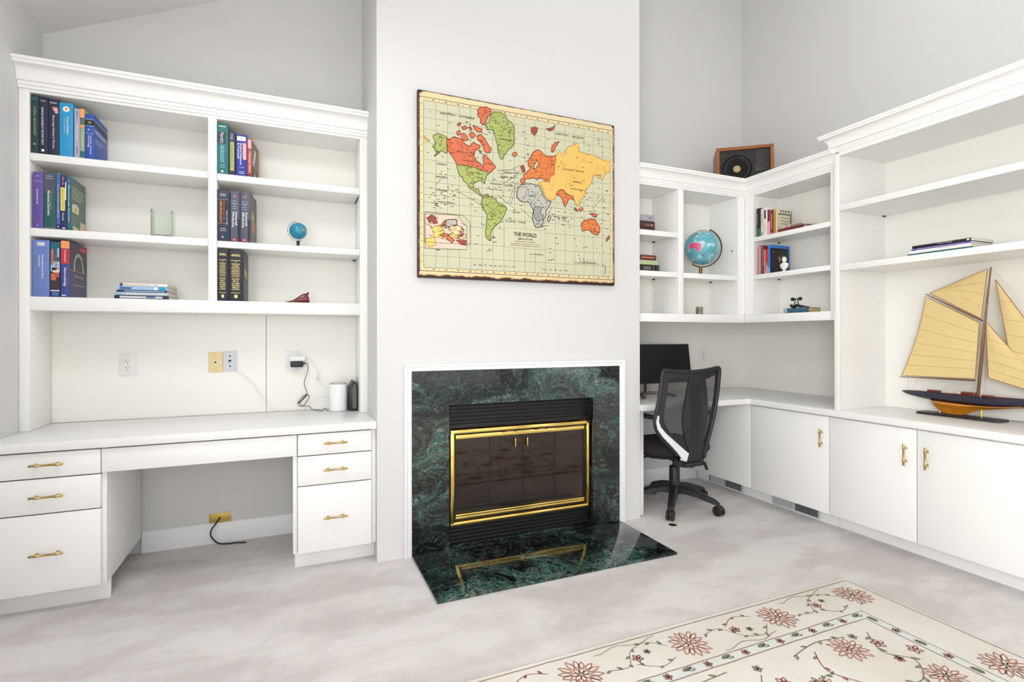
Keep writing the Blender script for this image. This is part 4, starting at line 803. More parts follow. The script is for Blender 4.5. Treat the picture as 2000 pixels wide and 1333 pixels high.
# ---------------------------------------------------------------- world map canvas
MAPDATA = [('green', [(0.164,0.242),(0.139,0.233),(0.112,0.228),(0.084,0.248),(0.094,0.27),(0.098,0.288),(0.082,0.305),(0.096,0.321),(0.098,0.33),(0.112,0.335),(0.09,0.359),(0.116,0.341),(0.13,0.322),(0.148,0.329),(0.164,0.333)]),
 ('red', [(0.164,0.251),(0.179,0.252),(0.205,0.236),(0.233,0.238),(0.255,0.247),(0.275,0.268),(0.3,0.274),(0.323,0.246),(0.34,0.256),(0.362,0.259),(0.359,0.278),(0.333,0.294),(0.325,0.326),(0.339,0.352),(0.362,0.364),(0.379,0.384),(0.385,0.358),(0.382,0.318),(0.392,0.308),(0.415,0.329),(0.432,0.346),(0.459,0.371),(0.439,0.392),(0.419,0.414),(0.392,0.407),(0.366,0.401),(0.326,0.391),(0.275,0.388),(0.223,0.389),(0.208,0.366),(0.192,0.344),(0.179,0.327),(0.167,0.317)]),
 ('red', [(0.343,0.209),(0.366,0.196),(0.386,0.212),(0.406,0.24),(0.432,0.271),(0.422,0.297),(0.392,0.295),(0.386,0.274),(0.363,0.24),(0.346,0.23)]),
 ('red', [(0.249,0.214),(0.265,0.204),(0.281,0.215),(0.291,0.238),(0.268,0.248),(0.252,0.241)]),
 ('red', [(0.222,0.203),(0.238,0.192),(0.246,0.211),(0.227,0.223)]),
 ('red', [(0.348,0.053),(0.369,0.037),(0.406,0.031),(0.432,0.045),(0.429,0.068),(0.409,0.09),(0.399,0.116),(0.379,0.138),(0.363,0.128),(0.366,0.106),(0.348,0.09)]),
 ('red', [(0.224,0.163),(0.246,0.146),(0.243,0.163),(0.23,0.169)]),
 ('red', [(0.249,0.174),(0.275,0.162),(0.284,0.175),(0.262,0.186)]),
 ('red', [(0.291,0.167),(0.301,0.16),(0.315,0.179),(0.301,0.178)]),
 ('red', [(0.319,0.151),(0.353,0.161),(0.374,0.164),(0.369,0.183),(0.343,0.184),(0.327,0.171)]),
 ('red', [(0.297,0.203),(0.32,0.192),(0.334,0.207),(0.32,0.225),(0.304,0.221)]),
 ('red', [(0.353,0.288),(0.369,0.295),(0.362,0.305)]),
 ('green', [(0.422,0.097),(0.432,0.067),(0.459,0.05),(0.493,0.047),(0.517,0.059),(0.538,0.088),(0.562,0.1),(0.577,0.126),(0.577,0.209),(0.569,0.233),(0.534,0.266),(0.513,0.294),(0.501,0.324),(0.486,0.317),(0.473,0.275),(0.469,0.244),(0.459,0.207),(0.442,0.159),(0.402,0.163),(0.406,0.146),(0.392,0.136),(0.419,0.116)]),
 ('orange', [(0.565,0.278),(0.589,0.268),(0.596,0.283),(0.579,0.298),(0.568,0.293)]),
 ('green', [(0.223,0.392),(0.275,0.389),(0.326,0.392),(0.362,0.403),(0.415,0.414),(0.4,0.438),(0.389,0.461),(0.392,0.479),(0.373,0.466),(0.352,0.466),(0.326,0.481),(0.318,0.497),(0.325,0.512),(0.339,0.516),(0.352,0.512),(0.356,0.527),(0.362,0.545),(0.385,0.549),(0.379,0.559),(0.352,0.543),(0.32,0.525),(0.294,0.512),(0.287,0.494),(0.265,0.481),(0.252,0.458),(0.233,0.436),(0.223,0.407)]),
 ('green', [(0.385,0.55),(0.405,0.545),(0.432,0.551),(0.459,0.561),(0.472,0.582),(0.506,0.591),(0.529,0.608),(0.516,0.641),(0.506,0.657),(0.492,0.687),(0.458,0.715),(0.438,0.736),(0.428,0.762),(0.421,0.787),(0.428,0.805),(0.418,0.807),(0.399,0.789),(0.395,0.758),(0.402,0.695),(0.405,0.657),(0.382,0.628),(0.37,0.598),(0.373,0.573)]),
 ('darkred', [(0.617,0.351),(0.635,0.339),(0.649,0.373),(0.631,0.384)]),
 ('orange', [(0.667,0.319),(0.681,0.291),(0.699,0.256),(0.735,0.233),(0.764,0.25),(0.784,0.264),(0.812,0.264),(0.856,0.254),(0.849,0.328),(0.845,0.372),(0.82,0.384),(0.81,0.42),(0.783,0.418),(0.757,0.402),(0.724,0.412),(0.702,0.405),(0.681,0.414),(0.649,0.421),(0.642,0.441),(0.626,0.453),(0.617,0.441),(0.619,0.425),(0.64,0.416),(0.637,0.397),(0.66,0.381),(0.681,0.356),(0.687,0.342),(0.67,0.344)]),
 ('sea2', [(0.702,0.34),(0.728,0.301),(0.736,0.313),(0.715,0.355)]),
 ('red', [(0.879,0.162),(0.864,0.187),(0.845,0.21),(0.838,0.234),(0.823,0.233),(0.828,0.199),(0.849,0.175)]),
 ('darkred', [(0.685,0.109),(0.71,0.099),(0.732,0.102),(0.728,0.122),(0.71,0.151),(0.688,0.134)]),
 ('darkred', [(0.79,0.099),(0.834,0.083),(0.849,0.064),(0.841,0.091),(0.812,0.109)]),
 ('yellow', [(0.856,0.254),(0.875,0.225),(0.897,0.242),(0.924,0.219),(0.939,0.186),(0.985,0.17),(1,0.151),(1.023,0.185),(1.016,0.206),(1.07,0.212),(1.134,0.217),(1.153,0.228),(1.248,0.24),(1.248,0.299),(1.21,0.324),(1.189,0.368),(1.173,0.332),(1.125,0.341),(1.117,0.354),(1.109,0.389),(1.086,0.425),(1.064,0.441),(1.056,0.483),(1.031,0.502),(1.021,0.529),(1.019,0.547),(1.002,0.551),(0.988,0.519),(0.969,0.501),(0.954,0.489),(0.908,0.46),(0.878,0.484),(0.856,0.493),(0.845,0.521),(0.811,0.535),(0.791,0.519),(0.767,0.48),(0.756,0.451),(0.735,0.438),(0.764,0.422),(0.81,0.422),(0.82,0.384),(0.845,0.372),(0.849,0.328)]),
 ('orange', [(0.856,0.491),(0.874,0.465),(0.901,0.456),(0.923,0.483),(0.977,0.491),(0.984,0.517),(0.969,0.509),(0.946,0.508),(0.927,0.55),(0.916,0.558),(0.904,0.532),(0.889,0.5)]),
 ('grey', [(0.603,0.479),(0.624,0.457),(0.649,0.451),(0.695,0.446),(0.738,0.451),(0.756,0.481),(0.771,0.513),(0.789,0.534),(0.822,0.54),(0.804,0.575),(0.783,0.606),(0.788,0.629),(0.771,0.65),(0.763,0.677),(0.745,0.701),(0.723,0.706),(0.709,0.694),(0.695,0.644),(0.702,0.604),(0.684,0.574),(0.674,0.558),(0.638,0.559),(0.61,0.555),(0.592,0.534),(0.593,0.509)]),
 ('grey2', [(0.706,0.584),(0.738,0.575),(0.756,0.586),(0.749,0.619),(0.771,0.637),(0.763,0.657),(0.731,0.667),(0.713,0.655),(0.702,0.624)]),
 ('grey', [(0.811,0.624),(0.82,0.633),(0.811,0.66),(0.8,0.664),(0.796,0.645)]),
 ('darkred', [(0.984,0.558),(1.011,0.575),(1.004,0.584),(0.984,0.57)]),
 ('orange', [(1.015,0.568),(1.038,0.552),(1.048,0.565),(1.027,0.582)]),
 ('orange', [(1.093,0.588),(1.149,0.59),(1.145,0.605),(1.117,0.597)]),
 ('yellow', [(1.153,0.343),(1.177,0.333),(1.169,0.358)]),
 ('yellow', [(1.058,0.452),(1.078,0.453),(1.07,0.468)]),
 ('orange', [(1.034,0.668),(1.038,0.65),(1.07,0.631),(1.085,0.629),(1.101,0.618),(1.117,0.627),(1.127,0.616),(1.145,0.635),(1.169,0.67),(1.169,0.698),(1.153,0.72),(1.117,0.712),(1.093,0.693),(1.07,0.692),(1.042,0.704),(1.037,0.681)]),
 ('darkred', [(1.238,0.713),(1.243,0.734),(1.217,0.758),(1.221,0.739)]),
 ('yellow', [(0.032,0.253),(0.044,0.263),(0.068,0.277),(0.059,0.281),(0.038,0.27)]),
 ('pink', [(0.04,0.687),(0.223,0.677),(0.28,0.736),(0.28,0.868),(0.04,0.875)]),
 ('darkred', [(0.046,0.707),(0.074,0.687),(0.098,0.697),(0.111,0.732),(0.086,0.74),(0.077,0.723),(0.062,0.733)]),
 ('inyel', [(0.077,0.759),(0.135,0.736),(0.148,0.777),(0.135,0.814),(0.092,0.811)]),
 ('orange', [(0.135,0.736),(0.151,0.713),(0.157,0.716),(0.144,0.747)]),
 ('grey', [(0.157,0.71),(0.217,0.699),(0.223,0.728),(0.179,0.75),(0.151,0.756)]),
 ('cream', [(0.179,0.744),(0.223,0.735),(0.255,0.744),(0.261,0.78),(0.217,0.79),(0.185,0.774)]),
 ('inyel', [(0.043,0.821),(0.092,0.811),(0.101,0.853),(0.061,0.867),(0.04,0.845)]),
 ('orange', [(0.141,0.784),(0.163,0.785),(0.204,0.821),(0.194,0.837),(0.154,0.807)]),
 ('inyel', [(0.188,0.777),(0.223,0.793),(0.229,0.813),(0.204,0.809)]),
 ('cream', [(0.226,0.795),(0.274,0.78),(0.274,0.804),(0.236,0.813)]),
 ('darkred', [(0.216,0.82),(0.277,0.816),(0.274,0.847),(0.248,0.843)])]
PX0, PZ1, PW, PH, PY = .639, 2.583, 1.283, 1.037, 2.831
def canvas_mat():
    m = bpy.data.materials.new('map_canvas'); m.use_nodes = True; N = m.node_tree.nodes; L = m.node_tree.links; b = N['Principled BSDF']; b.inputs['Roughness'].default_value = .6
    tc = N.new('ShaderNodeTexCoord'); sp = N.new('ShaderNodeSeparateXYZ'); L.new(tc.outputs['Object'], sp.inputs[0])
    def M_(op, a, b_=None, c=None):
        n = N.new('ShaderNodeMath'); n.operation = op
        for i, v in enumerate((a, b_, c)):
            if v is None: continue
            if isinstance(v, (int, float)): n.inputs[i].default_value = v
            else: L.new(v, n.inputs[i])
        return n.outputs[0]
    # distance to the nearest edge (object origin is the canvas centre); the scorched edge is widest at the bottom and corners
    dx = M_('SUBTRACT', PW/2, M_('ABSOLUTE', sp.outputs[0])); dt = M_('SUBTRACT', PH/2, sp.outputs[2]); db = M_('ADD', sp.outputs[2], PH/2)
    no = N.new('ShaderNodeTexNoise'); no.inputs['Scale'].default_value = 14; no.inputs['Detail'].default_value = 8; no.inputs['Roughness'].default_value = .7; L.new(tc.outputs['Object'], no.inputs['Vector'])
    e1 = M_('MINIMUM', M_('MINIMUM', M_('MULTIPLY', dx, 2.2), M_('MULTIPLY', dt, 3.0)), M_('MULTIPLY', db, 1.0))
    corner = M_('MULTIPLY', M_('ADD', dx, M_('MINIMUM', dt, db)), .62)
    e2 = M_('MINIMUM', e1, corner)
    v = M_('ADD', e2, M_('MULTIPLY', M_('SUBTRACT', no.outputs['Fac'], .5), -.045))
    r = N.new('ShaderNodeValToRGB'); e = r.color_ramp.elements; e[0].position = 0; e[0].color = (*srgb(48, 24, 20), 1); e[1].position = 1; e[1].color = (*srgb(226, 208, 164), 1)
    mr = N.new('ShaderNodeMapRange'); mr.inputs['From Min'].default_value = .006; mr.inputs['From Max'].default_value = .028; L.new(v, mr.inputs['Value'])
    q = e.new(.35); q.color = (*srgb(60, 30, 24), 1); q = e.new(.5); q.color = (*srgb(190, 140, 88), 1); q = e.new(.7); q.color = (*srgb(222, 200, 148), 1)
    L.new(mr.outputs[0], r.inputs['Fac']); L.new(r.outputs['Color'], b.inputs['Base Color']); return m
mc = lambda n, *c: mat('map_'+n, srgb(*c), .6, var=.05, scale=8)
MK = dict(green=mc('green', 165, 175, 96), red=mc('red', 212, 110, 72), orange=mc('orange', 216, 122, 60), yellow=mc('yellow', 226, 186, 98), darkred=mc('dark_red', 150, 70, 56), grey=mc('grey', 184, 182, 170), grey2=mc('dark_grey', 150, 150, 144),
          sea2=mc('sea_light', 192, 194, 168), pink=mc('pink', 218, 200, 178), cream=mc('cream', 228, 208, 160), inyel=mc('inset_yellow', 222, 204, 110))
sea = mat('map_sea', srgb(201, 200, 170), .6, var=.035, scale=2.5); inkm = mat('map_ink', srgb(74, 62, 50), .7); inkl = mat('map_ink_light', srgb(142, 138, 116), .7); inkg = mat('map_ink_green', srgb(92, 96, 44), .7); inkr = mat('map_ink_red', srgb(130, 48, 36), .7); inkb = mat('map_ink_black', srgb(60, 58, 54), .7); inko = mat('map_ink_orange', srgb(186, 120, 44), .7)
t = thing('world_map', 'vintage-style world map canvas with scorched edges hanging above the fireplace', 'picture', (PX0+PW/2, 2.846, PZ1-PH/2))
m = MB(canvas_mat()); m.box(PX0, PX0+PW, PY, 2.8605, PZ1-PH, PZ1, bev=.003); 
obj('canvas', m, t)
m = MB(inkm, recalc=False, smooth=False)
def uvp(u, v, k): return (PX0+u, PY-.0003-k*.00022, PZ1-v)
def mpoly(pts, c, k): m.add([uvp(u, v, k) for u, v in pts], [list(range(len(pts)))], c, False)
def mline(u0, v0, u1, v1, w, c, k):
    d = math.hypot(u1-u0, v1-v0) or 1e-9; a, b_ = -(v1-v0)/d*w/2, (u1-u0)/d*w/2
    mpoly([(u0+a, v0+b_), (u1+a, v1+b_), (u1-a, v1-b_), (u0-a, v0-b_)], c, k)
def mstrip(pts, w, c, k, closed=False):
    n = len(pts); rng = n if closed else n-1
    for i in range(rng):
        a, b_ = pts[i], pts[(i+1) % n]; mline(a[0], a[1], b_[0], b_[1], w, c, k)
rnd = random.Random(3)
def wobble(pts, k=3, amp=.0022):
    out = []; n = len(pts)
    for i in range(n):
        a, b_ = pts[i], pts[(i+1) % n]; L = math.hypot(b_[0]-a[0], b_[1]-a[1]); kk = max(1, min(6, int(L/.009)))
        for j in range(kk):
            tt = j/kk; am = amp if j else 0
            out.append((a[0]+(b_[0]-a[0])*tt+rnd.uniform(-am, am), a[1]+(b_[1]-a[1])*tt+rnd.uniform(-am, am)))
    return out
# frame lines and sea
for (a, b_, c, d, w) in ((.010, .037, 1.269, 1.000, .0035), (.032, .056, 1.250, .981, .0022)):
    if w > .003: mpoly([(a-.002, b_-.002), (c+.002, b_-.002), (c+.002, d+.002), (a-.002, d+.002)], inkm, 0); mpoly([(a+.0015, b_+.0015), (c-.0015, b_+.0015), (c-.0015, d-.0015), (a+.0015, d-.0015)], MK['cream'], 1)
    else: mpoly([(a-.001, b_-.001), (c+.001, b_-.001), (c+.001, d+.001), (a-.001, d+.001)], inkm, 2); mpoly([(a+.0012, b_+.0012), (c-.0012, b_+.0012), (c-.0012, d-.0012), (a+.0012, d-.0012)], sea, 3)
gu = [.101+.0681*i for i in range(17)]
for i, u in enumerate(gu): mline(u, .058, u, .979, .0022, inkl, 4)
for v in (.103, .150, .215, .29, .384, .456, .505, .54, .576, .62, .672, .735, .834, .916): mline(.034, v, 1.248, v, .0020, inkl, 4)
for i in range(34):
    u = .045+i*.0358
    for v in (.047, .990): mline(u, v, u+(.014 if i % 2 else .005), v, .0045, inkm, 4)
for i in range(24):
    v = .075+i*.038
    for u in (.021, 1.2595): mline(u-.0025, v, u+.0025, v, .005, inkm, 4)
INK = dict(green=inkg, red=inkr, orange=inkr, yellow=inko, darkred=inkr, grey=inkb, grey2=inkb, sea2=inkb, pink=inkl, cream=inkr, inyel=inko)
for i, (c, pts) in enumerate(MAPDATA):
    w = wobble([tuple(p) for p in pts]) if c not in ('pink',) else [tuple(p) for p in pts]
    k = 7+i*.30
    mpoly(w, MK[c], k); mstrip(w, .0048 if c in ('red', 'orange', 'green', 'grey') else .0034, INK[c], k+.12, True)
    # borders and rivers inside the larger lands
    us = [p[0] for p in w]; vs = [p[1] for p in w]; U0, U1, V0, V1 = min(us), max(us), min(vs), max(vs); area_ = (U1-U0)*(V1-V0)
    def inside(u, v):
        ins = False; j = len(w)-1
        for q in range(len(w)):
            if (w[q][1] > v) != (w[j][1] > v) and u < (w[j][0]-w[q][0])*(v-w[q][1])/(w[j][1]-w[q][1])+w[q][0]: ins = not ins
            j = q
        return ins
    if area_ > .004 and c not in ('pink', 'grey2', 'sea2', 'cream'):
        for _ in range(int(min(95, area_*2300))):
            u, v = rnd.uniform(U0, U1), rnd.uniform(V0, V1)
            if rnd.random() < .35:
                if inside(u, v) and inside(u+.018, v): mline(u, v, u+rnd.uniform(.010, .02), v, .0036, INK[c] if rnd.random() < .4 else inkb, k+.2)
            else:
                p = (u, v); an = rnd.uniform(0, 6.28); L = [p]
                for _s in range(rnd.randint(3, 7)):
                    an += rnd.uniform(-.8, .8); q = (L[-1][0]+.006*math.cos(an), L[-1][1]+.006*math.sin(an))
                    if not inside(*q): break
                    L.append(q)
                if inside(*p) and len(L) > 2: mstrip(L, .0022, INK[c], k+.2)
# inset frame, title box
mstrip([(.037, .676), (.262, .676), (.300, .715), (.300, .84), (.037, .84)], .0018, inkm, 24, True)
for _ in range(46):
    u, v = rnd.uniform(.045, .26), rnd.uniform(.70, .825); mline(u, v, u+rnd.uniform(.008, .02), v+rnd.uniform(-.003, .003), .003, rnd.choice((inkb, inkm, inkr)), 22)
for _ in range(12):
    u, v = rnd.uniform(.06, .26), rnd.uniform(.71, .81); L = [(u, v)]
    for _s in range(5): L.append((L[-1][0]+rnd.uniform(-.010, .014), L[-1][1]+rnd.uniform(-.008, .010)))
    mstrip([p for p in L if p[0] < .295 and p[1] < .835], .003, inkr, 22)
mpoly([(.515, .722), (.782, .722), (.782, .838), (.515, .838)], sea, 8); mstrip([(.515, .722), (.782, .722), (.782, .838), (.515, .838)], .0012, inkl, 8.4, True)
def mtext(s, size, u, v, c=inkm, width=None, k=12): m.text(s, size, uvp(u, v, k), (1, 0, 0), (0, 0, 1), c, .03 if size > .014 else .02, width=width)
mtext('THE WORLD', .032, .648, .757, width=.150); mtext('(MERCATOR)', .014, .648, .783, width=.098)
mtext('BRITISH POSSESSIONS COLOURED RED', .0065, .648, .799, inkr, .13); mtext('Equatorial Scale of Miles, Nautical and Statute', .006, .648, .813, inkr, .19); mtext('Natural Scale 1 : 77,000,000 at the Equator', .006, .648, .824, inkr, .19)
for s, u, v, w, sz in (('ARCTIC   OCEAN', .224, .113, .205, .013), ('ARCTIC   OCEAN', .955, .118, .20, .013), ('NORTH', .133, .400, .055, .013), ('PACIFIC', .133, .472, .065, .013), ('OCEAN', .137, .546, .055, .013), ('NORTH', .512, .425, .045, .012), ('ATLANTIC   OCEAN', .495, .474, .145, .012), ('SOUTH', .590, .629, .045, .012), ('ATLANTIC   OCEAN', .585, .684, .13, .012), ('PACIFIC', .16, .612, .10, .012),
                       ('AFRICA', .690, .521, .05, .010), ('ASIA', 1.00, .40, .06, .014), ('GREENLAND', .515, .205, .075, .008), ('RUSSIAN  EMPIRE', .98, .33, .15, .009), ('CHINESE EMPIRE', 1.0, .445, .10, .008), ('AUSTRALIA', 1.13, .70, .06, .007), ('INDIAN   OCEAN', .885, .63, .10, .010), ('A  N  T  A  R  C  T  I  C', .45, .953, .26, .010), ('O  C  E  A  N', .85, .958, .17, .010), ('ANTARCTICA', 1.06, .905, .16, .009), ('NORTH AMERICA', .30, .36, .10, .008), ('BRAZIL', .50, .60, .05, .008), ('DOMINION OF CANADA', .27, .315, .11, .007), ('UNITED STATES', .33, .425, .10, .008), ('SOUTHERN', .72, .87, .09, .008)):
    mtext(s, sz, u, v, inkb if sz > .009 else inkm, w, 22)
# small coastal names and shipping lines
for _ in range(330):
    r_ = rnd.random()
    if r_ < .10: u, v = rnd.uniform(.05, .20), rnd.uniform(.52, .66)
    elif r_ < .62:
        u, v = rnd.uniform(.045, 1.22), rnd.uniform(.10, .86)
        if (.50 < u < .80 and .70 < v < .85) or (u < .31 and v > .66): u, v = .1, .88
    else: u, v = rnd.choice(((rnd.uniform(.36, .46), rnd.uniform(.58, .72)), (rnd.uniform(.52, .60), rnd.uniform(.38, .5)), (rnd.uniform(.80, .95), rnd.uniform(.55, .68)), (rnd.uniform(1.16, 1.23), rnd.uniform(.40, .85)), (rnd.uniform(.38, .5), rnd.uniform(.48, .56)), (rnd.uniform(.62, .72), rnd.uniform(.24, .34)), (rnd.uniform(.24, .42), rnd.uniform(.12, .2)), (rnd.uniform(.72, .78), rnd.uniform(.66, .72)), (rnd.uniform(1.05, 1.2), rnd.uniform(.47, .62))))
    mline(u, v, u+rnd.uniform(.008, .022), v+rnd.uniform(-.001, .001), .003, inkb if rnd.random() < .6 else inkm, 6.2)
for L in ([(.10, .52), (.13, .48)], [(.24, .545), (.36, .60)], [(.36, .58), (.41, .655)], [(.47, .535), (.57, .60)], [(.54, .575), (.57, .49), (.60, .44)], [(.555, .58), (.585, .49), (.61, .45)], [(.46, .72), (.52, .63)], [(.47, .395), (.56, .375), (.62, .34)], [(.50, .47), (.60, .40)], [(.62, .60), (.70, .66)], [(.90, .62), (.97, .69)], [(.80, .62), (.83, .57)], [(1.13, .54), (1.20, .47)], [(.48, .41), (.60, .39)], [(.48, .43), (.60, .42)], [(.50, .395), (.63, .395)]): mstrip(L, .0022, inkb, 6.5)
for u, v in ((.43, .795), (.44, .82), (.43, .79), (.40, .875), (.41, .865), (.80, .905), (.82, .90)): mstrip([(u, v), (u+.012, v-.012), (u+.018, v-.004), (u+.026, v-.008)], .0028, inkr, 6.5)
for i in range(5): mstrip([(1.02+i*.026, .868+i*.004), (1.03+i*.026, .895), (1.06+i*.026, .898+i*.003)], .0026, inkb, 6.5)
mstrip([(1.19, .90), (1.215, .925), (1.205, .965)], .004, inkm, 6.5)
obj('map_print', m, t)

# ---------------------------------------------------------------- large globe
t = thing('globe', 'large pale blue globe on a bronze stand in the alcove bookcase', 'globe', (2.80, 3.03, 1.669))
gc = Vector((2.834, 3.025, 1.884)); gr = .130
m = MB(land_mat('globe_ocean', srgb(88, 160, 172), srgb(186, 214, 216), srgb(136, 160, 186), 15, .53, (1, 2, 5))); m.ball(gc, gr, n=56, sc=(1, .92, 1))
cam_dir = Vector((-gc.x, -gc.y, 1.217-gc.z)).normalized()
rx = Vector((math.cos(yaw), -math.sin(yaw), 0)); uz = Vector((0, 0, 1))
def on_globe(a, b_, lift):       # a right, b up in units of radius seen from the room side
    c = math.sqrt(max(0, 1-a*a-b_*b_)); d = (rx*a+uz*b_+Vector((-math.sin(yaw), -math.cos(yaw), 0))*c); d.y *= .92
    return gc+d*(gr+lift)
pinkl = mat('globe_pink', srgb(212, 82, 128), .35, var=.15, scale=60); palel = mat('globe_pale', srgb(222, 186, 190), .35, var=.1)
def patch(pts, mt, lift=.0006):
    cx = sum(p[0] for p in pts)/len(pts); cy = sum(p[1] for p in pts)/len(pts); n = len(pts); R = 5; vs = [on_globe(cx, cy, lift)]
    for r in range(1, R+1):
        for p in pts: vs.append(on_globe(cx+(p[0]-cx)*r/R, cy+(p[1]-cy)*r/R, lift))
    fs = [(0, 1+i, 1+(i+1) % n) for i in range(n)]
    for r in range(R-1):
        for i in range(n): fs.append((1+r*n+i, 1+(r+1)*n+i, 1+(r+1)*n+(i+1) % n, 1+r*n+(i+1) % n))
    m.add(vs, fs, mt)
aus = [(150, 540), (195, 510), (240, 525), (285, 500), (300, 520), (335, 540), (350, 515), (385, 580), (395, 650), (365, 715), (325, 740), (295, 705), (265, 660), (215, 645), (150, 660), (140, 600)]
toab = lambda L: [((x-555)/470*1.02, -(y-580)/470*1.02) for x, y in L]
patch(toab([(x+(x-270)*.12, y+(y-620)*.12) for x, y in aus]), palel, .0004); patch(toab(aus), pinkl, .0008)
patch(toab([(480, 790), (510, 765), (530, 800), (470, 845), (430, 850), (440, 820)]), mat('globe_violet', srgb(120, 110, 150), .4), .0006)
patch(toab([(300, 260), (340, 240), (350, 290), (310, 310)]), mat('globe_violet', srgb(120, 110, 150), .4), .0006)
patch(toab([(380, 160), (560, 130), (580, 160), (450, 180)]), mat('globe_rose_brown', srgb(150, 100, 110), .4), .0006)
obj('sphere', m, t)
bronze = mat('bronze', (.20, .12, .04), .3, .85, var=.2, scale=40)
m = MB(bronze); am = [math.radians(65)-math.radians(180+4)*i/36 for i in range(37)]; R = gr+.016
pts = [gc+rx*R*math.cos(a)+uz*R*math.sin(a) for a in am]
m.tube(pts, .0078, n=10, flatk=.62, upv=(0, 0, 1)); 
for a in (am[0], am[-1]): m.tube([gc+(rx*math.cos(a)+uz*math.sin(a))*(R+.004), gc+(rx*math.cos(a)+uz*math.sin(a))*(gr-.002)], .005, n=8)
obj('meridian_arm', m, t)
m = MB(bronze); bp_ = gc-rx*.012-uz*(gr+.018)
m.tube([bp_, (bp_.x, bp_.y, 1.676)], [.013, .011], n=18); obj('post', m, t)
m = MB(mat('dark_walnut', srgb(60, 36, 24), .3, var=.2)); m.lathe([(0, 0), (.074, 0), (.076, .004), (.068, .009), (.02, .013), (0, .013)], (bp_.x, bp_.y, 1.6694), n=40); obj('base', m, t)
# clear block with banknote-like print
t = thing('paperweight', 'tiny clear paperweight block with green print under the large globe', 'paperweight', (2.80, 3.03, 1.377))
m = MB(clear_glass('clear_acrylic', (.95, .97, .95))); m.box(2.779, 2.829, 3.01, 3.035, 1.3771, 1.438, bev=.003); obj('block', m, t)
m = MB(mat('note_cream', srgb(226, 228, 206), .6)); m.box(2.784, 2.824, 3.021, 3.023, 1.381, 1.434); m.box(2.786, 2.795, 3.0205, 3.021, 1.384, 1.432, mat('note_dark_green', srgb(64, 78, 50), .6)); m.box(2.806, 2.811, 3.0205, 3.021, 1.39, 1.432, mat('note_dark_green', srgb(64, 78, 50), .6)); obj('printed_note', m, t)

# ---------------------------------------------------------------- wooden speaker lying on its side above the corner
Lp = Vector((3.168, 3.219, 0)); Rp = Vector((3.504, 2.957, 0)); ex = (Rp-Lp).normalized(); ey = Vector((-ex.y, ex.x, 0)); SW = (Rp-Lp).length; SH = .370
T = Matrix(((ex.x, ey.x, 0, Lp.x), (ex.y, ey.y, 0, Lp.y), (0, 0, 1, 2.3815), (0, 0, 0, 1)))
tilt = Matrix.Rotation(math.radians(-3), 4, 'X')
t = thing('loudspeaker', 'old walnut loudspeaker on its side with bare black woofer on top of the corner bookcases', 'speaker', (3.3, 3.1, 2.3815))
T = Matrix.Translation((0, 0, -.004)) @ T @ tilt
woodm = mat('walnut_veneer', srgb(158, 92, 40), .35, var=.22, scale=18)
m = MB(woodm); D = .235; w = .024
for a in ((0, SW, 0, D, SH-w, SH), (0, SW, 0, D, .012, .012+w), (0, w, 0, D, .012+w, SH-w), (SW-w, SW, 0, D, .012+w, SH-w)): m.box(*a, bev=.002, T=T)
obj('cabinet', m, t)
m = MB(mat('speaker_front', (.012, .011, .010), .5, var=.1)); m.box(w, SW-w, .016, .026, .012+w, SH-w, T=T); m.box(w, SW-w, D-.012, D, .012+w, SH-w, T=T); obj('baffle', m, t)
cx, cz = .156, .192
m = MB(mat('cone_black', (.018, .018, .018), .35, var=.2)); m.lathe([(.120, .016), (.120, .008), (.112, .005), (.108, .010), (.104, .014), (.096, .006), (.088, .006), (.082, .014), (.030, .042), (.030, .040)], (cx, 0, cz), 'y', n=48, T=T); obj('woofer', m, t)
m = MB(mat('dust_cap', srgb(196, 172, 120), .7, var=.08, scale=90)); m.lathe([(.036, .036), (.034, .022), (.026, .014), (.014, .010), (0, .009)], (cx, 0, cz), 'y', n=32, T=T); obj('dust_cap', m, t)
m = MB(mat('tweeter_plate', (.022, .021, .020), .45)); m.box(.288, .392, .010, .016, .16, .335, bev=.003, T=T); m.lathe([(.009, .0095), (.009, .011)], (.338, 0, .215), 'y', dark, n=16, T=T); obj('tweeter_plate', m, t)

# ---------------------------------------------------------------- white bust
t = thing('bust', 'small white plaster bust standing before the black book', 'bust', (3.17, 2.595, 1.6695))
pl = mat('plaster', srgb(240, 238, 232), .6, var=.02); c = Vector((3.172, 2.597, 1.669))
def ring(z, rx_, ry, dx=0, dy=0, n=20): return [(c.x+dx+rx_*math.cos(2*PI*k/n), c.y+dy+ry*math.sin(2*PI*k/n), c.z+z) for k in range(n)]
m = MB(pl)
m.loft([ring(.020, .014, .018), ring(.030, .017, .027), ring(.045, .017, .033), ring(.056, .014, .031), ring(.062, .010, .018), ring(.067, .008, .010), ring(.074, .009, .010, -.002)])
m.ball((c.x-.002, c.y, c.z+.085), .0135, sc=(1.05, .92, 1.25), n=24)
m.ball((c.x-.0165, c.y, c.z+.083), .003, sc=(.9, .7, 1.5)); m.ball((c.x-.0145, c.y, c.z+.077), .0025, sc=(.8, 1.3, .5)); [m.ball((c.x-.0135, c.y+s*.0045, c.z+.0885), .002) for s in (-1, 1)]; [m.ball((c.x-.002, c.y+s*.0125, c.z+.084), .003, sc=(1, .5, 1.4)) for s in (-1, 1)]
obj('head_and_shoulders', m, t)
m = MB(pl); m.ball((c.x+.001, c.y, c.z+.0925), .0142, sc=(1.0, 1.0, .9)); [m.ball((c.x+.003, c.y+s*.012, c.z+.082), .0062, sc=(1, .7, 1.5)) for s in (-1, 1)]; obj('hair', m, t)
m = MB(pl); m.lathe([(0, .0006), (.019, .0006), (.019, .004), (.012, .007), (.009, .013), (.012, .020), (.0, .021)], tuple(c), n=28); obj('pedestal', m, t)
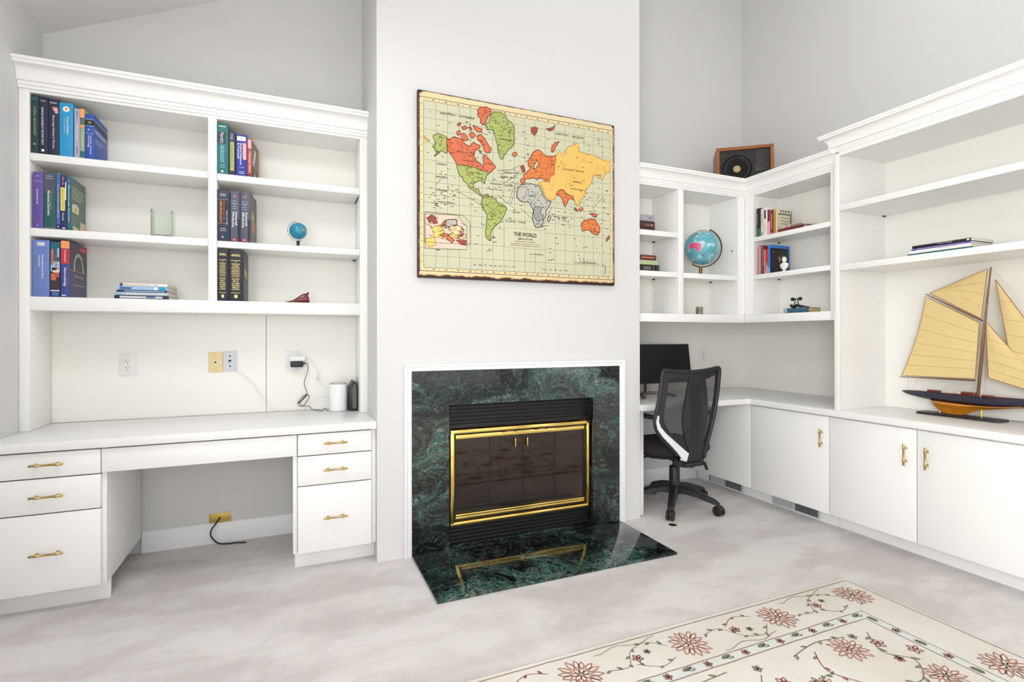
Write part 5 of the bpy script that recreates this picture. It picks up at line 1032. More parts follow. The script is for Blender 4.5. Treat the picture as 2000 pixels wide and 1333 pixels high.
# weightlifter figure: reclining body pressing a dumbbell, on the petrol blue book
t = thing('figurine', 'little black reclining weightlifter figure holding up a dumbbell', 'figurine', (3.21, 2.51, 1.4095))
bz = 1.4095; X0 = 3.195
m = MB(mat('cast_black', (.02, .018, .018), .45, var=.3, scale=60))
body = smoothpath([(X0, 2.566, bz+.022), (X0, 2.556, bz+.016), (X0, 2.545, bz+.011), (X0, 2.528, bz+.016), (X0, 2.508, bz+.019), (X0, 2.492, bz+.012), (X0, 2.470, bz+.011), (X0, 2.450, bz+.007), (X0, 2.425, bz+.004)], 3)
rr = [.006, .008, .0105, .011, .010, .010, .0115, .012, .0125, .0125, .012, .0115, .011, .0105, .010, .0095, .009, .008, .007, .006, .005, .0045, .004, .0035, .003]
m.tube(body, rr[:len(body)], n=14); m.ball((X0, 2.562, bz+.022), .009, sc=(.9, 1, .95))
m.tube(smoothpath([(X0-.004, 2.536, bz+.022), (X0-.005, 2.531, bz+.034), (X0-.004, 2.527, bz+.050), (X0-.003, 2.527, bz+.062)], 3), .0034, n=8); m.tube(smoothpath([(X0-.004, 2.502, bz+.022), (X0-.005, 2.504, bz+.036), (X0-.004, 2.506, bz+.050), (X0-.003, 2.507, bz+.062)], 3), .0034, n=8)
obj('body', m, t)
m = MB(black); m.tube([(X0-.003, 2.548, bz+.064), (X0-.003, 2.490, bz+.064)], .0035, n=10)
for y in (2.547, 2.490): m.ball((X0-.003, y, bz+.064), .0135, sc=(1, 1, .95), n=20)
obj('dumbbell', m, t)

# ---------------------------------------------------------------- monitor, keyboard, outlet in the alcove
t = thing('monitor', 'wide black computer monitor on the alcove worktop behind the office chair', 'monitor', (2.55, 3.25, .76))
T = Matrix.Translation((2.55, 3.235, .855)) @ Matrix.Rotation(math.radians(-8), 4, 'X')
m = MB(mat('monitor_black', (.010, .010, .011), .35)); m.box(-.385, .378, 0, .012, 0, .305, bev=.004, T=T); m.box(-.25, .25, .012, .045, .05, .25, bev=.012, T=T); obj('housing', m, t)
m = MB(mat('monitor_panel', (.009, .009, .009), .3)); m.box(-.376, .369, -.0015, 0, .014, .297, T=T); obj('screen', m, t)
sg = mat('stand_grey', srgb(118, 112, 98), .35, .5)
m = MB(sg); m.tube([(2.50, 3.285, .99), (2.50, 3.27, .90), (2.495, 3.255, .79)], [.02, .021, .023], n=16, flatk=.45); obj('stand_neck', m, t)
m = MB(sg)
m.tube(smoothpath([(2.36, 3.09, .7705), (2.365, 3.12, .776), (2.41, 3.20, .785), (2.50, 3.25, .787), (2.59, 3.20, .785), (2.635, 3.12, .776), (2.64, 3.09, .7705)], 4), .011, n=12); obj('stand_foot', m, t)
t = thing('keyboard', 'white computer keyboard on the alcove worktop behind the chair back', 'keyboard', (2.72, 3.0, .7592))
kw = mat('key_white', srgb(232, 232, 232), .4)
m = MB(mat('keyboard_silver', srgb(208, 208, 206), .35)); m.box(2.47, 2.89, 2.95, 3.065, .7592, .767, bev=.003); obj('body', m, t)
m = MB(kw)
for r in range(5):
    for q in range(15): m.box(2.477+q*.0272, 2.501+q*.0272, 2.956+r*.0212, 2.974+r*.0212, .767, .7695)
obj('keys', m, t)
t = plate('wall_outlet', 'white duplex wall outlet in the alcove right of the monitor', 3.240, 3.318, .992, 1.117, plw, y=3.500)

# ---------------------------------------------------------------- office chair (origin: floor under the column; faces the alcove wall)
CX, CYY = 2.520, 2.965
t = thing('office_chair', 'black mesh-back office chair with white side accents, pushed into the alcove desk', 'chair', (CX, CYY, 0))
W3 = lambda x, y, z: (x, y, z)
plast = mat('chair_plastic', (.014, .014, .016), .45, var=.1)
def chair_mesh():
    g = bpy.data.materials.new('chair_mesh'); g.use_nodes = True; N = g.node_tree.nodes; L = g.node_tree.links; b = N['Principled BSDF']; b.inputs['Base Color'].default_value = (.025, .025, .028, 1); b.inputs['Roughness'].default_value = .7
    tr = N.new('ShaderNodeBsdfTransparent'); x = N.new('ShaderNodeMixShader'); tc = N.new('ShaderNodeTexCoord'); v = N.new('ShaderNodeTexVoronoi'); v.inputs['Scale'].default_value = 420; L.new(tc.outputs['Object'], v.inputs['Vector'])
    mr = N.new('ShaderNodeMapRange'); mr.inputs['From Max'].default_value = .5; mr.inputs['To Min'].default_value = .38; mr.inputs['To Max'].default_value = .70; L.new(v.outputs['Distance'], mr.inputs['Value'])
    L.new(mr.outputs[0], x.inputs[0]); L.new(tr.outputs[0], x.inputs[1]); L.new(b.outputs[0], x.inputs[2]); L.new(x.outputs[0], N['Material Output'].inputs[0]); return g
cmesh = chair_mesh()
# five-spoke base
m = MB(plast)
m.lathe([(.0, .10), (.044, .10), (.052, .115), (.050, .145), (.042, .162), (.0, .162)], (CX, CYY, 0), n=28); obj('base_hub', m, t)
for k in range(5):
    a = math.radians(225+72*k); ca, sa = math.cos(a), math.sin(a)
    m = MB(plast); rings = []
    for s, z, hw, hh in ((.02, .130, .036, .032), (.09, .132, .032, .028), (.17, .120, .028, .023), (.24, .100, .025, .019), (.285, .088, .023, .016), (.312, .076, .020, .012)):
        rings.append([(CX+ca*s-sa*hw*u, CYY+sa*s+ca*hw*u, z+hh*v) for u, v in ((-1, -.8), (-.9, .5), (-.45, 1), (.45, 1), (.9, .5), (1, -.8))])
    m.loft(rings); m.tube([(CX+ca*.296, CYY+sa*.296, .078), (CX+ca*.296, CYY+sa*.296, .045)], .008, n=12); leg = obj('spoke', m, t)
    m = MB(plast); b_ = a+random.uniform(-.5, .5); px, py = -math.sin(b_), math.cos(b_); wc = (CX+ca*.305+math.cos(b_)*.006, CYY+sa*.305+math.sin(b_)*.006, .0340)
    for sgn in (-1, 1):
        q = [Vector(wc)+Vector((px, py, 0))*sgn*o for o in (.006, .008, .023, .0265)]
        m.tube(q, [.026, .0335, .0335, .023], n=26)
    m.tube([Vector(wc)-Vector((px, py, 0))*.008, Vector(wc)+Vector((px, py, 0))*.008], .008, n=12)
    m.tube(smoothpath([Vector(wc)+Vector((ca*.022, sa*.022, .004)), Vector(wc)+Vector((ca*.014, sa*.014, .022)), Vector(wc)+Vector((-ca*.006, -sa*.006, .0275))], 4), .010, n=10)
    obj('caster', m, leg)
m = MB(plast); m.lathe([(.0375, .155), (.0365, .285), (.032, .292), (.020, .292), (.014, .295), (.014, .36)], (CX, CYY, 0), n=28); obj('gas_column', m, t)
m = MB(black); m.box(CX-.085, CX+.085, CYY-.10, CYY+.12, .345, .385, bev=.012); m.tube([(CX-.085, CYY+.02, .365), (CX-.20, CYY+.03, .372), (CX-.27, CYY+.03, .366)], [.006, .006, .009], n=10)
m.box(CX-.055, CX+.055, CYY-.235, CYY-.08, .352, .372, bev=.006); obj('tilt_mechanism', m, t)
# seat
m = MB(fabric); sx0, sx1, sy0, sy1 = CX-.305, CX+.180, CYY-.215, CYY+.27
def rrect(x0, x1, y0, y1, r, n=7): return arc(x1-r, y1-r, r, 0, PI/2, n)+arc(x0+r, y1-r, r, PI/2, PI, n)+arc(x0+r, y0+r, r, PI, 1.5*PI, n)+arc(x1-r, y0+r, r, 1.5*PI, 2*PI, n)
def seat_ring(z, ins, crown_=0): 
    P_ = rrect(sx0+ins, sx1-ins, sy0+ins, sy1-ins, .10)
    return [(x, y, z-(.02*max(0, (y-CYY-.12)/.15)**2 if y > CYY+.12 else 0)) for x, y in P_]
m.loft([seat_ring(.405, .05), seat_ring(.415, .012), seat_ring(.435, 0), seat_ring(.462, 0), seat_ring(.480, .015), seat_ring(.490, .05), seat_ring(.488, .12)]); obj('seat_cushion', m, t)
m = MB(plast); m.loft([seat_ring(.382, .075), seat_ring(.388, .045), seat_ring(.404, .035), seat_ring(.406, .045)]); obj('seat_pan', m, t)
# back: plane about y = 2.70, slightly reclined and curved
def bk(x, z, off=0.0):
    tz = (z-.38)/.62; y = 2.735-.03*tz-.022*math.sin(PI*min(1, max(0, tz)))+.22*(x-2.45)**2*1.6
    return Vector((x, y+off, z))
def bsheet(mb, pts, th, mt, n=1):
    """outline in (x, z), filled by triangulation and given thickness along y"""
    bm = bmesh.new(); vs = [bm.verts.new((x, 0, z)) for x, z in pts]; f = bm.faces.new(vs)
    bmesh.ops.triangulate(bm, faces=[f]); bmesh.ops.subdivide_edges(bm, edges=list(bm.edges), cuts=3, use_grid_fill=True)
    for v in bm.verts: v.co = bk(v.co.x, v.co.z)
    r = bmesh.ops.solidify(bm, geom=list(bm.faces), thickness=th); mb.bm(bm, mt)
outer = [(2.214, .962), (2.222, .988), (2.240, .995), (2.34, .986), (2.46, .982), (2.58, .990), (2.680, 1.002), (2.700, .998), (2.706, .980), (2.685, .87), (2.662, .77), (2.645, .69), (2.622, .60), (2.598, .51), (2.583, .44), (2.578, .39)]
left = [(2.214, .962), (2.200, .88), (2.186, .80), (2.170, .73), (2.160, .68), (2.166, .63), (2.195, .58), (2.245, .525), (2.300, .475), (2.345, .432)]
m = MB(plast)
fr = [bk(x, z) for x, z in left[::-1]+outer[1:]]
m.tube(smoothpath(fr, 3), .0125, n=12, flatk=1.0)
obj('back_frame', m, t)
m = MB(cmesh)
inner = left[::-1]+outer[1:]+[(2.52, .36), (2.40, .38)]
bm = bmesh.new(); vs = [bm.verts.new((x, 0, z)) for x, z in inner]; f = bm.faces.new(vs); bmesh.ops.triangulate(bm, faces=[f]); bmesh.ops.subdivide_edges(bm, edges=list(bm.edges), cuts=3, use_grid_fill=True)
for v in bm.verts: v.co = bk(v.co.x, v.co.z, .004)
m.bm(bm); m.smooth = True; m.recalc = False; obj('mesh_panel', m, t)
m = MB(plast)
# central spine panel, wide at mid height, and the lower shell
sp = [(2.425, .945), (2.400, .86), (2.378, .77), (2.366, .69), (2.370, .62), (2.392, .54), (2.420, .485), (2.440, .455)]
def resample(L, n):
    P_ = [Vector(p) for p in L]; ds = [0]
    for p, q in zip(P_, P_[1:]): ds.append(ds[-1]+(q-p).length)
    out = []
    for k in range(n+1):
        s = ds[-1]*k/n; i_ = max(q for q in range(len(ds)) if ds[q] <= s+1e-9); i_ = min(i_, len(P_)-2); f_ = (s-ds[i_])/max(1e-9, ds[i_+1]-ds[i_]); out.append(P_[i_].lerp(P_[i_+1], f_))
    return out
def band(mb, A, B, th=.010, n=28, off=0.0):
    A = resample(A, n); B = resample(B, n); rings = []
    for p, q in zip(A, B):
        row = [bk(p.x+(q.x-p.x)*u, p.y+(q.y-p.y)*u, off) for u in (0, .33, .67, 1)]; rings.append(row+[v+Vector((0, th, 0)) for v in row[::-1]])
    mb.loft(rings)
lb = MB(plast)
band(lb, [(2.215, .975), (2.200, .88), (2.186, .80), (2.170, .73), (2.160, .68), (2.166, .63), (2.195, .58), (2.245, .525), (2.300, .475), (2.345, .432)], [(2.268, .955), (2.250, .88), (2.236, .80), (2.226, .73), (2.222, .68), (2.232, .645), (2.262, .60), (2.312, .555), (2.372, .505), (2.425, .465)])
band(lb, [(2.225, .990), (2.34, .984), (2.46, .980), (2.58, .988), (2.690, 1.000)], [(2.262, .945), (2.34, .938), (2.46, .930), (2.58, .930), (2.665, .957)])
band(lb, [(2.700, .99), (2.685, .87), (2.662, .77), (2.645, .69), (2.622, .60), (2.598, .51), (2.583, .44)], [(2.668, .955), (2.656, .87), (2.636, .77), (2.616, .69), (2.596, .60), (2.574, .51), (2.565, .45)])
obj('back_border', lb, t)
sr = [(2.560, .945), (2.572, .86), (2.580, .76), (2.578, .66), (2.568, .56), (2.563, .48)]
band(m, [(2.425, .955)]+sp[1:], [(2.560, .955)]+sr[1:], .014)
band(m, [(2.440, .462), (2.434, .425), (2.400, .400), (2.400, .34)], [(2.563, .482), (2.576, .43), (2.580, .38), (2.576, .338)], .014)
band(m, [(2.434, .425), (2.40, .395), (2.345, .376)], [(2.50, .332), (2.42, .338), (2.352, .350)], .012)
m.tube(smoothpath([bk(2.578, .36, -.01), bk(2.588, .335, -.012), bk(2.600, .312, -.012)], 3), [.010]*7, n=10)
for xx in (2.45, 2.475, 2.50): m.tube([bk(xx, .90, -.014), bk(xx+.004, .70, -.015), bk(xx+.01, .52, -.014)], [.002, .0035, .002], n=6)
m.box(CX-.12, CX+.02, 2.715, 2.80, .352, .372, bev=.006)
obj('back_spine', m, t)
acc = mat('accent_white', srgb(232, 234, 234), .3)
m = MB(acc)
def ribbon(mb, cl, ws, off, th=.010):
    rings = []
    P_ = [Vector((x, 0, z)) for x, z in cl]
    for i, p in enumerate(P_):
        d = (P_[min(i+1, len(P_)-1)]-P_[max(i-1, 0)]).normalized(); n_ = Vector((-d.z, 0, d.x))
        a = p+n_*ws[i]; b_ = p-n_*ws[i]; A = bk(a.x, a.z, off); B = bk(b_.x, b_.z, off); o = Vector((0, th, 0)); rings.append([A, B, B+o, A+o])
    mb.loft(rings)
ribbon(m, [(2.174, .705), (2.168, .665), (2.182, .622), (2.222, .575), (2.285, .520), (2.345, .468), (2.395, .425), (2.385, .392)], [.003, .008, .012, .015, .018, .022, .030, .026], -.019)
obj('white_accent', m, t)['label'] = 'white plastic accent strip'
m = MB(acc)
ribbon(m, [(2.618, .54), (2.606, .49), (2.598, .44), (2.590, .39)], [.004, .013, .015, .004], .008)
obj('white_accent', m, t)['label'] = 'white plastic accent strip'
m = MB(black); m.box(2.435, 2.53, 2.762, 2.782, .62, .72, bev=.008)
for k in range(3): m.box(2.44, 2.525, 2.7605, 2.7625, .640+k*.024, .645+k*.024, greyl)
m.box(2.46, 2.505, 2.735, 2.762, .64, .70, bev=.004); obj('lumbar_support', m, t)
for s, ax_ in ((-1, 2.248), (1, 2.762)):
    m = MB(plast); m.box(ax_-.034, ax_+.038, 2.85, 3.07, .655, .679, bev=.011, seg=3)
    m.tube(smoothpath([(ax_+s*.012, 2.98, .655), (ax_+s*.012, 2.98, .52), (ax_-s*.01, 2.965, .43), (ax_-s*.06, 2.96, .385), (CX+s*.12, 2.96, .378)], 4), .014, n=12, flatk=1.4)
    obj('armrest', m, t)

# ---------------------------------------------------------------- model yacht
t = thing('model_yacht', 'wooden model sailing yacht with navy hull and tan sails on the right worktop', 'model ship', (3.46, 1.70, .76))
XS_ = 3.46
navyh = mat('hull_navy', srgb(17, 19, 48), .12, coat=.6); wood = mat('hull_varnish', srgb(200, 128, 30), .2, var=.15, scale=30, coat=.6); mah = mat('mahogany', srgb(112, 42, 26), .25, var=.2, scale=50, coat=.4); deckm = mat('deck_wood', srgb(170, 110, 66), .4, var=.15)
def hull_sec(y, top, bot, w, n=10):
    out = [(XS_-w, y, top)]
    for k in range(1, n): 
        a = PI*k/n; out.append((XS_-w*math.cos(a)*(1 if abs(math.cos(a)) > .0 else 1), y, top-(top-bot)*math.sin(a)**.75))
    return out+[(XS_+w, y, top)]
st = [(2.000, .884, .876, .004), (1.97, .888, .862, .016), (1.90, .893, .848, .030), (1.82, .892, .838, .042), (1.72, .889, .832, .052), (1.62, .888, .830, .056), (1.52, .890, .834, .053), (1.42, .895, .845, .043), (1.32, .902, .860, .030), (1.24, .910, .880, .015), (1.19, .915, .902, .004)]
m = MB(navyh); m.loft([hull_sec(*s) for s in st]); obj('hull', m, t)
m = MB(wood)
def keel_sec(y, top, bot, w): return [(XS_-w, y, top), (XS_-w*.95, y, top-(top-bot)*.2), (XS_-w*.35, y, top-(top-bot)*.55), (XS_-.005, y, bot), (XS_+.005, y, bot), (XS_+w*.35, y, top-(top-bot)*.55), (XS_+w*.95, y, top-(top-bot)*.2), (XS_+w, y, top)]
m.loft([keel_sec(*s) for s in ((1.845, .842, .836, .010), (1.83, .8415, .812, .028), (1.80, .841, .785, .038), (1.76, .840, .7735, .044), (1.69, .839, .7735, .050), (1.655, .838, .790, .051), (1.61, .838, .812, .050), (1.55, .840, .822, .046), (1.48, .846, .834, .036), (1.40, .856, .848, .022))]); obj('keel', m, t)
m = MB(mah); m.box(XS_-.016, XS_+.016, 1.80, 1.86, .889, .902, bev=.003); m.box(XS_-.018, XS_+.018, 1.63, 1.69, .886, .906, bev=.003); m.box(XS_-.012, XS_+.012, 1.55, 1.60, .886, .897, bev=.003); m.box(XS_-.040, XS_-.036, 1.60, 1.86, .886, .893); m.box(XS_-.036, XS_-.032, 1.35, 1.55, .888, .896); m.box(XS_-.03, XS_+.03, 1.64, 1.74, .885, .891, deckm); m.ball((XS_-.01, 1.705, .896), .007, mat('winch_white', srgb(230, 215, 205), .3)); obj('deck_fittings', m, t)
spar = mat('spar_wood', srgb(112, 72, 36), .3, var=.15, coat=.3)
m = MB(spar); m.tube([(XS_, 1.620, .885), (XS_, 1.606, 1.06), (XS_, 1.588, 1.30), (XS_, 1.561, 1.588)], [.0078, .0074, .0062, .0034], n=12); obj('mast', m, t)
m = MB(spar); m.tube([(XS_+.004, 2.018, .966), (XS_+.004, 1.633, .972)], [.0022, .0045], n=10); obj('boom', m, t)
m = MB(spar); m.tube([(XS_+.004, 1.876, 1.466), (XS_+.004, 1.600, 1.300)], [.0022, .0040], n=10); obj('gaff', m, t)
m = MB(spar); m.tube([(XS_, 1.24, .908), (XS_, 1.10, .93)], [.004, .002], n=10); obj('bowsprit', m, t)
sailm = mat('sail_cloth', srgb(228, 202, 142), .8, var=.02, scale=20, bump=.05); seam = mat('sail_seam', srgb(196, 160, 104), .8); hem = mat('sail_hem', srgb(160, 120, 84), .8)
def sail(name, quad, nu=14, nv=14, belly=.012, seams=()):
    """quad corners (y, z): a top-left, b top-right, c bottom-right, d bottom-left"""
    a, b_, c_, d = [Vector((0, *p)) for p in quad]; m = MB(sailm, recalc=False)
    def pt(u, v, o=0.0):
        p = (a*(1-u)+b_*u)*(1-v)+(d*(1-u)+c_*u)*v
        if name == 'mainsail': p = p+Vector((0, -.016*math.sin(PI*min(1, max(0, v)))*(1-u), 0))
        return Vector((XS_-.002-belly*math.sin(PI*min(1, max(0, u)))*math.sin(PI*min(1, max(0, v))**.8)+o, p.y, p.z))
    for o in (0, .0012):
        vs = [pt(i/nu, j/nv, o) for j in range(nv+1) for i in range(nu+1)]; w = nu+1
        m.add(vs, [(j*w+i, j*w+i+1, (j+1)*w+i+1, (j+1)*w+i) for j in range(nv) for i in range(nu)], sailm)
    for (u0, v0, u1, v1) in seams: m.tube([pt(u0+(u1-u0)*k/10, v0+(v1-v0)*k/10, -.0005) for k in range(11)], .0009, seam, n=5)
    edge = [pt(k/12, 0) for k in range(13)]+[pt(1, k/12) for k in range(1, 13)]+[pt(1-k/12, 1) for k in range(1, 13)]+[pt(0, 1-k/12) for k in range(1, 12)]
    m.tube(edge, .0019, hem, n=6, closed=True)
    return obj(name, m, t)
sail('mainsail', ((1.871, 1.450), (1.612, 1.290), (1.631, .982), (2.004, .974)), seams=[(0.02, v, .98, v-.03) for v in (.22, .40, .57, .72, .86)])
sail('topsail', ((1.852, 1.468), (1.575, 1.580), (1.603, 1.312), (1.840, 1.462)), seams=[(0.3, .15, 1, .28), (.45, .35, 1, .52), (.6, .6, 1, .78)])
sail('jib', ((1.582, 1.292), (1.580, 1.290), (1.30, .905), (1.572, .992)), seams=[(0, v, 1, v+.02) for v in (.3, .5, .68, .84)], belly=.010)
sail('flying_jib', ((1.542, 1.518), (1.540, 1.516), (1.24, .985), (1.470, 1.045)), seams=[(0, v, 1, v-.02) for v in (.25, .45, .62, .8)], belly=.010)
rig = mat('rigging_cord', srgb(196, 176, 138), .7)
m = MB(rig)
for p, q in (((1.561, 1.585), (1.12, .925)), ((1.588, 1.30), (1.30, .905)), ((1.561, 1.585), (1.95, .89)), ((1.59, 1.28), (1.66, .89)), ((1.97, .975), (1.97, .884)), ((1.72, .94), (1.80, .90)), ((1.78, .93), (1.63, .955))): m.tube([(XS_, *p), (XS_, *q)], .0006, n=5)
for s in (-1, 1): m.tube([(XS_, 1.575, 1.45), (XS_+s*.05, 1.615, .89)], .0006, n=5)
obj('rigging', m, t)
m = MB(black)
m.prism([(3.415, 1.90), (3.405, 1.885), (3.405, 1.52), (3.418, 1.503), (3.502, 1.503), (3.515, 1.52), (3.515, 1.885), (3.505, 1.90)], .7595, .7715, 'z', bev=.003); obj('display_base', m, t)
m = MB(gold); m.tube([(XS_-.0, 1.604, .771), (XS_-.0, 1.604, .83)], .0045, n=12); m.tube([(XS_, 1.80, .771), (XS_, 1.80, .79)], .004, n=12); obj('support_rod', m, t)
m = MB(mat('cord_grey', srgb(150, 150, 146), .5)); m.tube(smoothpath([(3.56, 1.70, .762), (3.55, 1.58, .7625), (3.54, 1.50, .764), (3.53, 1.45, .768), (3.53, 1.42, .785), (3.565, 1.40, .80)], 4), .0022, n=8)
tag(obj('cord', m, loc=(3.55, 1.6, .76)), 'grey cord lying on the worktop behind the model yacht', 'cord')

# ---------------------------------------------------------------- rug
RX0, RX1, RY0, RY1 = -.15, 2.535, -1.9, 1.733
def rug_mat():
    m = bpy.data.materials.new('rug_wool'); m.use_nodes = True; N = m.node_tree.nodes; L = m.node_tree.links; b = N['Principled BSDF']; b.inputs['Roughness'].default_value = 1; b.inputs['Specular IOR Level'].default_value = .1
    tc = N.new('ShaderNodeTexCoord'); n = N.new('ShaderNodeTexNoise'); n.inputs['Scale'].default_value = 3; n.inputs['Detail'].default_value = 6; L.new(tc.outputs['Object'], n.inputs['Vector'])
    r = N.new('ShaderNodeValToRGB'); r.color_ramp.elements[0].position = .35; r.color_ramp.elements[1].position = .65; r.color_ramp.elements[0].color = (*srgb(232, 225, 214), 1); r.color_ramp.elements[1].color = (*srgb(242, 238, 230), 1); L.new(n.outputs['Fac'], r.inputs['Fac']); L.new(r.outputs[0], b.inputs['Base Color'])
    n2 = N.new('ShaderNodeTexNoise'); n2.inputs['Scale'].default_value = 300; L.new(tc.outputs['Object'], n2.inputs['Vector']); bp = N.new('ShaderNodeBump'); bp.inputs['Strength'].default_value = .4; bp.inputs['Distance'].default_value = .003; L.new(n2.outputs['Fac'], bp.inputs['Height']); L.new(bp.outputs[0], b.inputs['Normal']); return m
wool = rug_mat(); rb = mat('rug_brown_line', srgb(146, 116, 104), .95, var=.1, scale=60); rred = mat('rug_brick', srgb(170, 122, 108), .95, var=.15, scale=60); rgrn = mat('rug_grey_green', srgb(120, 122, 108), .95, var=.12, scale=60); rblu = mat('rug_pale_blue', srgb(216, 218, 212), .95, var=.04, scale=30); rtan = mat('rug_tan', srgb(226, 206, 186), .95, var=.06, scale=30); rmar = mat('rug_maroon', srgb(140, 84, 80), .95, var=.15, scale=60)
t = thing('area_rug', 'cream floral area rug with brick red flowers lying on the carpet', 'rug', ((RX0+RX1)/2, (RY0+RY1)/2, 0))
m = MB(wool); m.box(RX0, RX1, RY0, RY1, .0005, .0105, bev=.003); obj('rug_body', m, t)
m = MB(rb, recalc=False, smooth=False)
zz = [.0108]
def rpoly(P_, c, z=None): m.add([(x, y, z or zz[0]) for x, y in P_], [list(range(len(P_)))], c, False)
def rline(P_, w, c, z=None, taper=False):
    z = z or zz[0]+.0003; P_ = [Vector((p[0], p[1])) for p in P_]; n = len(P_); L_ = []; R_ = []
    for i, p in enumerate(P_):
        d = (P_[min(i+1, n-1)]-P_[max(i-1, 0)]); d = d.normalized() if d.length else Vector((1, 0)); k = w/2*(1-.7*i/(n-1) if taper else 1)
        L_.append(p+Vector((-d.y, d.x))*k); R_.append(p-Vector((-d.y, d.x))*k)
    m.add([(p.x, p.y, z) for p in L_+R_], [(i, i+1, n+i+1, n+i) for i in range(n-1)], c, False)
def rect_line(ins, w, c): 
    x0, x1, y0, y1 = RX0+ins, RX1-ins, RY0+ins, RY1-ins
    P_ = [];
    for a, b_ in (((x0, y1), (x1, y1)), ((x1, y1), (x1, y0)), ((x1, y0), (x0, y0)), ((x0, y0), (x0, y1))):
        for i in range(40): tt = i/40; P_.append((a[0]+(b_[0]-a[0])*tt+rnd.uniform(-.0012, .0012), a[1]+(b_[1]-a[1])*tt+rnd.uniform(-.0012, .0012)))
    P_.append(P_[0]); rline(P_, w, c)
# pale blue guard band between the border and the field
b0, b1 = .236, .282
for x0, x1, y0, y1 in ((RX0+b0, RX1-b0, RY1-b1, RY1-b0), (RX0+b0, RX1-b0, RY0+b0, RY0+b1), (RX0+b0, RX0+b1, RY0+b1, RY1-b1), (RX1-b1, RX1-b0, RY0+b1, RY1-b1)): rpoly([(x0, y0), (x1, y0), (x1, y1), (x0, y1)], rblu)
rect_line(.020, .0045, rb); rect_line(b0, .0045, rb); rect_line(b1, .0045, rb)
def petal(cx, cy, a, r0, r1, w, c, fill=None, z=.0112):
    ca, sa = math.cos(a), math.sin(a); L_ = []
    for k in range(9):
        tt = k/8; s = r0+(r1-r0)*tt; h = w*math.sin(PI*tt**.8); L_.append((s, h))
    loop = L_+[(s, -h) for s, h in L_[::-1][1:]]
    P_ = [(cx+s*ca-h*sa, cy+s*sa+h*ca) for s, h in loop]
    if fill: rpoly(P_[:-1], fill, z)
    rline(P_, .0048, c, z+.0004)
def flower(cx, cy, R, n=15, c=rred, sq=1.0):
    a0 = rnd.uniform(0, 6)
    for k in range(n): petal(cx, cy, a0+2*PI*k/n+rnd.uniform(-.08, .08), R*.42, R*rnd.uniform(.88, 1.08), R*.12, c, rtan if k % 2 else None)
    for k in range(7): petal(cx, cy, a0+2*PI*k/7, R*.10, R*.46, R*.11, c, rtan, .0116)
    for k in range(6): a = a0+k; rline([(cx+R*.05*math.cos(a), cy+R*.05*math.sin(a)), (cx+R*.16*math.cos(a), cy+R*.16*math.sin(a))], .004, rgrn, .0124)
def leafy(P_, c=rgrn, leaf=.022, step=3, w=.0032):
    P_ = [(p.x, p.y) for p in smoothpath([(a, b_, 0) for a, b_ in P_], 6)]; rline(P_, w, c)
    for i in range(2, len(P_)-1, step):
        d = math.atan2(P_[i+1][1]-P_[i][1], P_[i+1][0]-P_[i][0]); s = 1 if (i//step) % 2 else -1
        petal(P_[i][0], P_[i][1], d+s*.7, .001, leaf*rnd.uniform(.7, 1.2), leaf*.16, c)
def blossom(x, y, R, c=rmar):
    a0 = rnd.uniform(0, 6)
    for k in range(5): petal(x, y, a0+2*PI*k/5, R*.15, R, R*.26, c, rtan)
# border flowers and vines
mid = .128
def along(p0, p1, n, skip0=False):
    for i in range(n+1):
        if skip0 and i == 0: continue
        tt = i/n; x, y = p0[0]+(p1[0]-p0[0])*tt, p0[1]+(p1[1]-p0[1])*tt
        flower(x, y, .082)
        if i < n:
            q = ((p1[0]-p0[0])/n, (p1[1]-p0[1])/n); nx, ny = -q[1], q[0]; L_ = math.hypot(nx, ny); nx, ny = nx/L_, ny/L_; s = 1 if i % 2 else -1
            P0 = Vector((x, y)); Q = Vector(q); Nn = Vector((nx, ny))
            f = lambda a, b_: tuple(P0+Q*a+Nn*b_)
            leafy([f(.18, .02*s), f(.32, .07*s), f(.5, .045*s), f(.62, -.03*s), f(.8, -.02*s)], rgrn)
            leafy([f(.22, -.05*s), f(.38, -.075*s), f(.55, -.03*s)], rmar if i % 2 else rgrn, .018, 4)
            rline([f(.2+.06*k, .085*s-.012*math.cos(k)) for k in range(11)], .003, rgrn)
            blossom(*f(.5, .0), .022); blossom(*f(.38, .02*s), .014, rgrn)
cy_ = RY1-mid; cxr = RX1-mid-.005
along((cxr, cy_), (RX0+mid, cy_), 5); along((cxr, cy_), (cxr, RY0+mid), 6, True)
# guard band sprigs
for i in range(26):
    x = RX1-.30-i*.092; y = RY1-(b0+b1)/2
    if x > RX0+.3: (blossom(x, y, .017) if i % 2 else (petal(x-.02, y+.004, .2, 0, .045, .007, rgrn, rgrn), petal(x+.028, y-.004, 2.9, 0, .035, .006, rgrn)))
    y2 = RY1-.30-i*.092; x2 = RX1-(b0+b1)/2
    if y2 > RY0+.3: (blossom(x2, y2, .017) if i % 2 else (petal(x2, y2-.02, 1.75, 0, .045, .007, rgrn, rgrn), petal(x2, y2+.02, -1.4, 0, .035, .006, rgrn)))
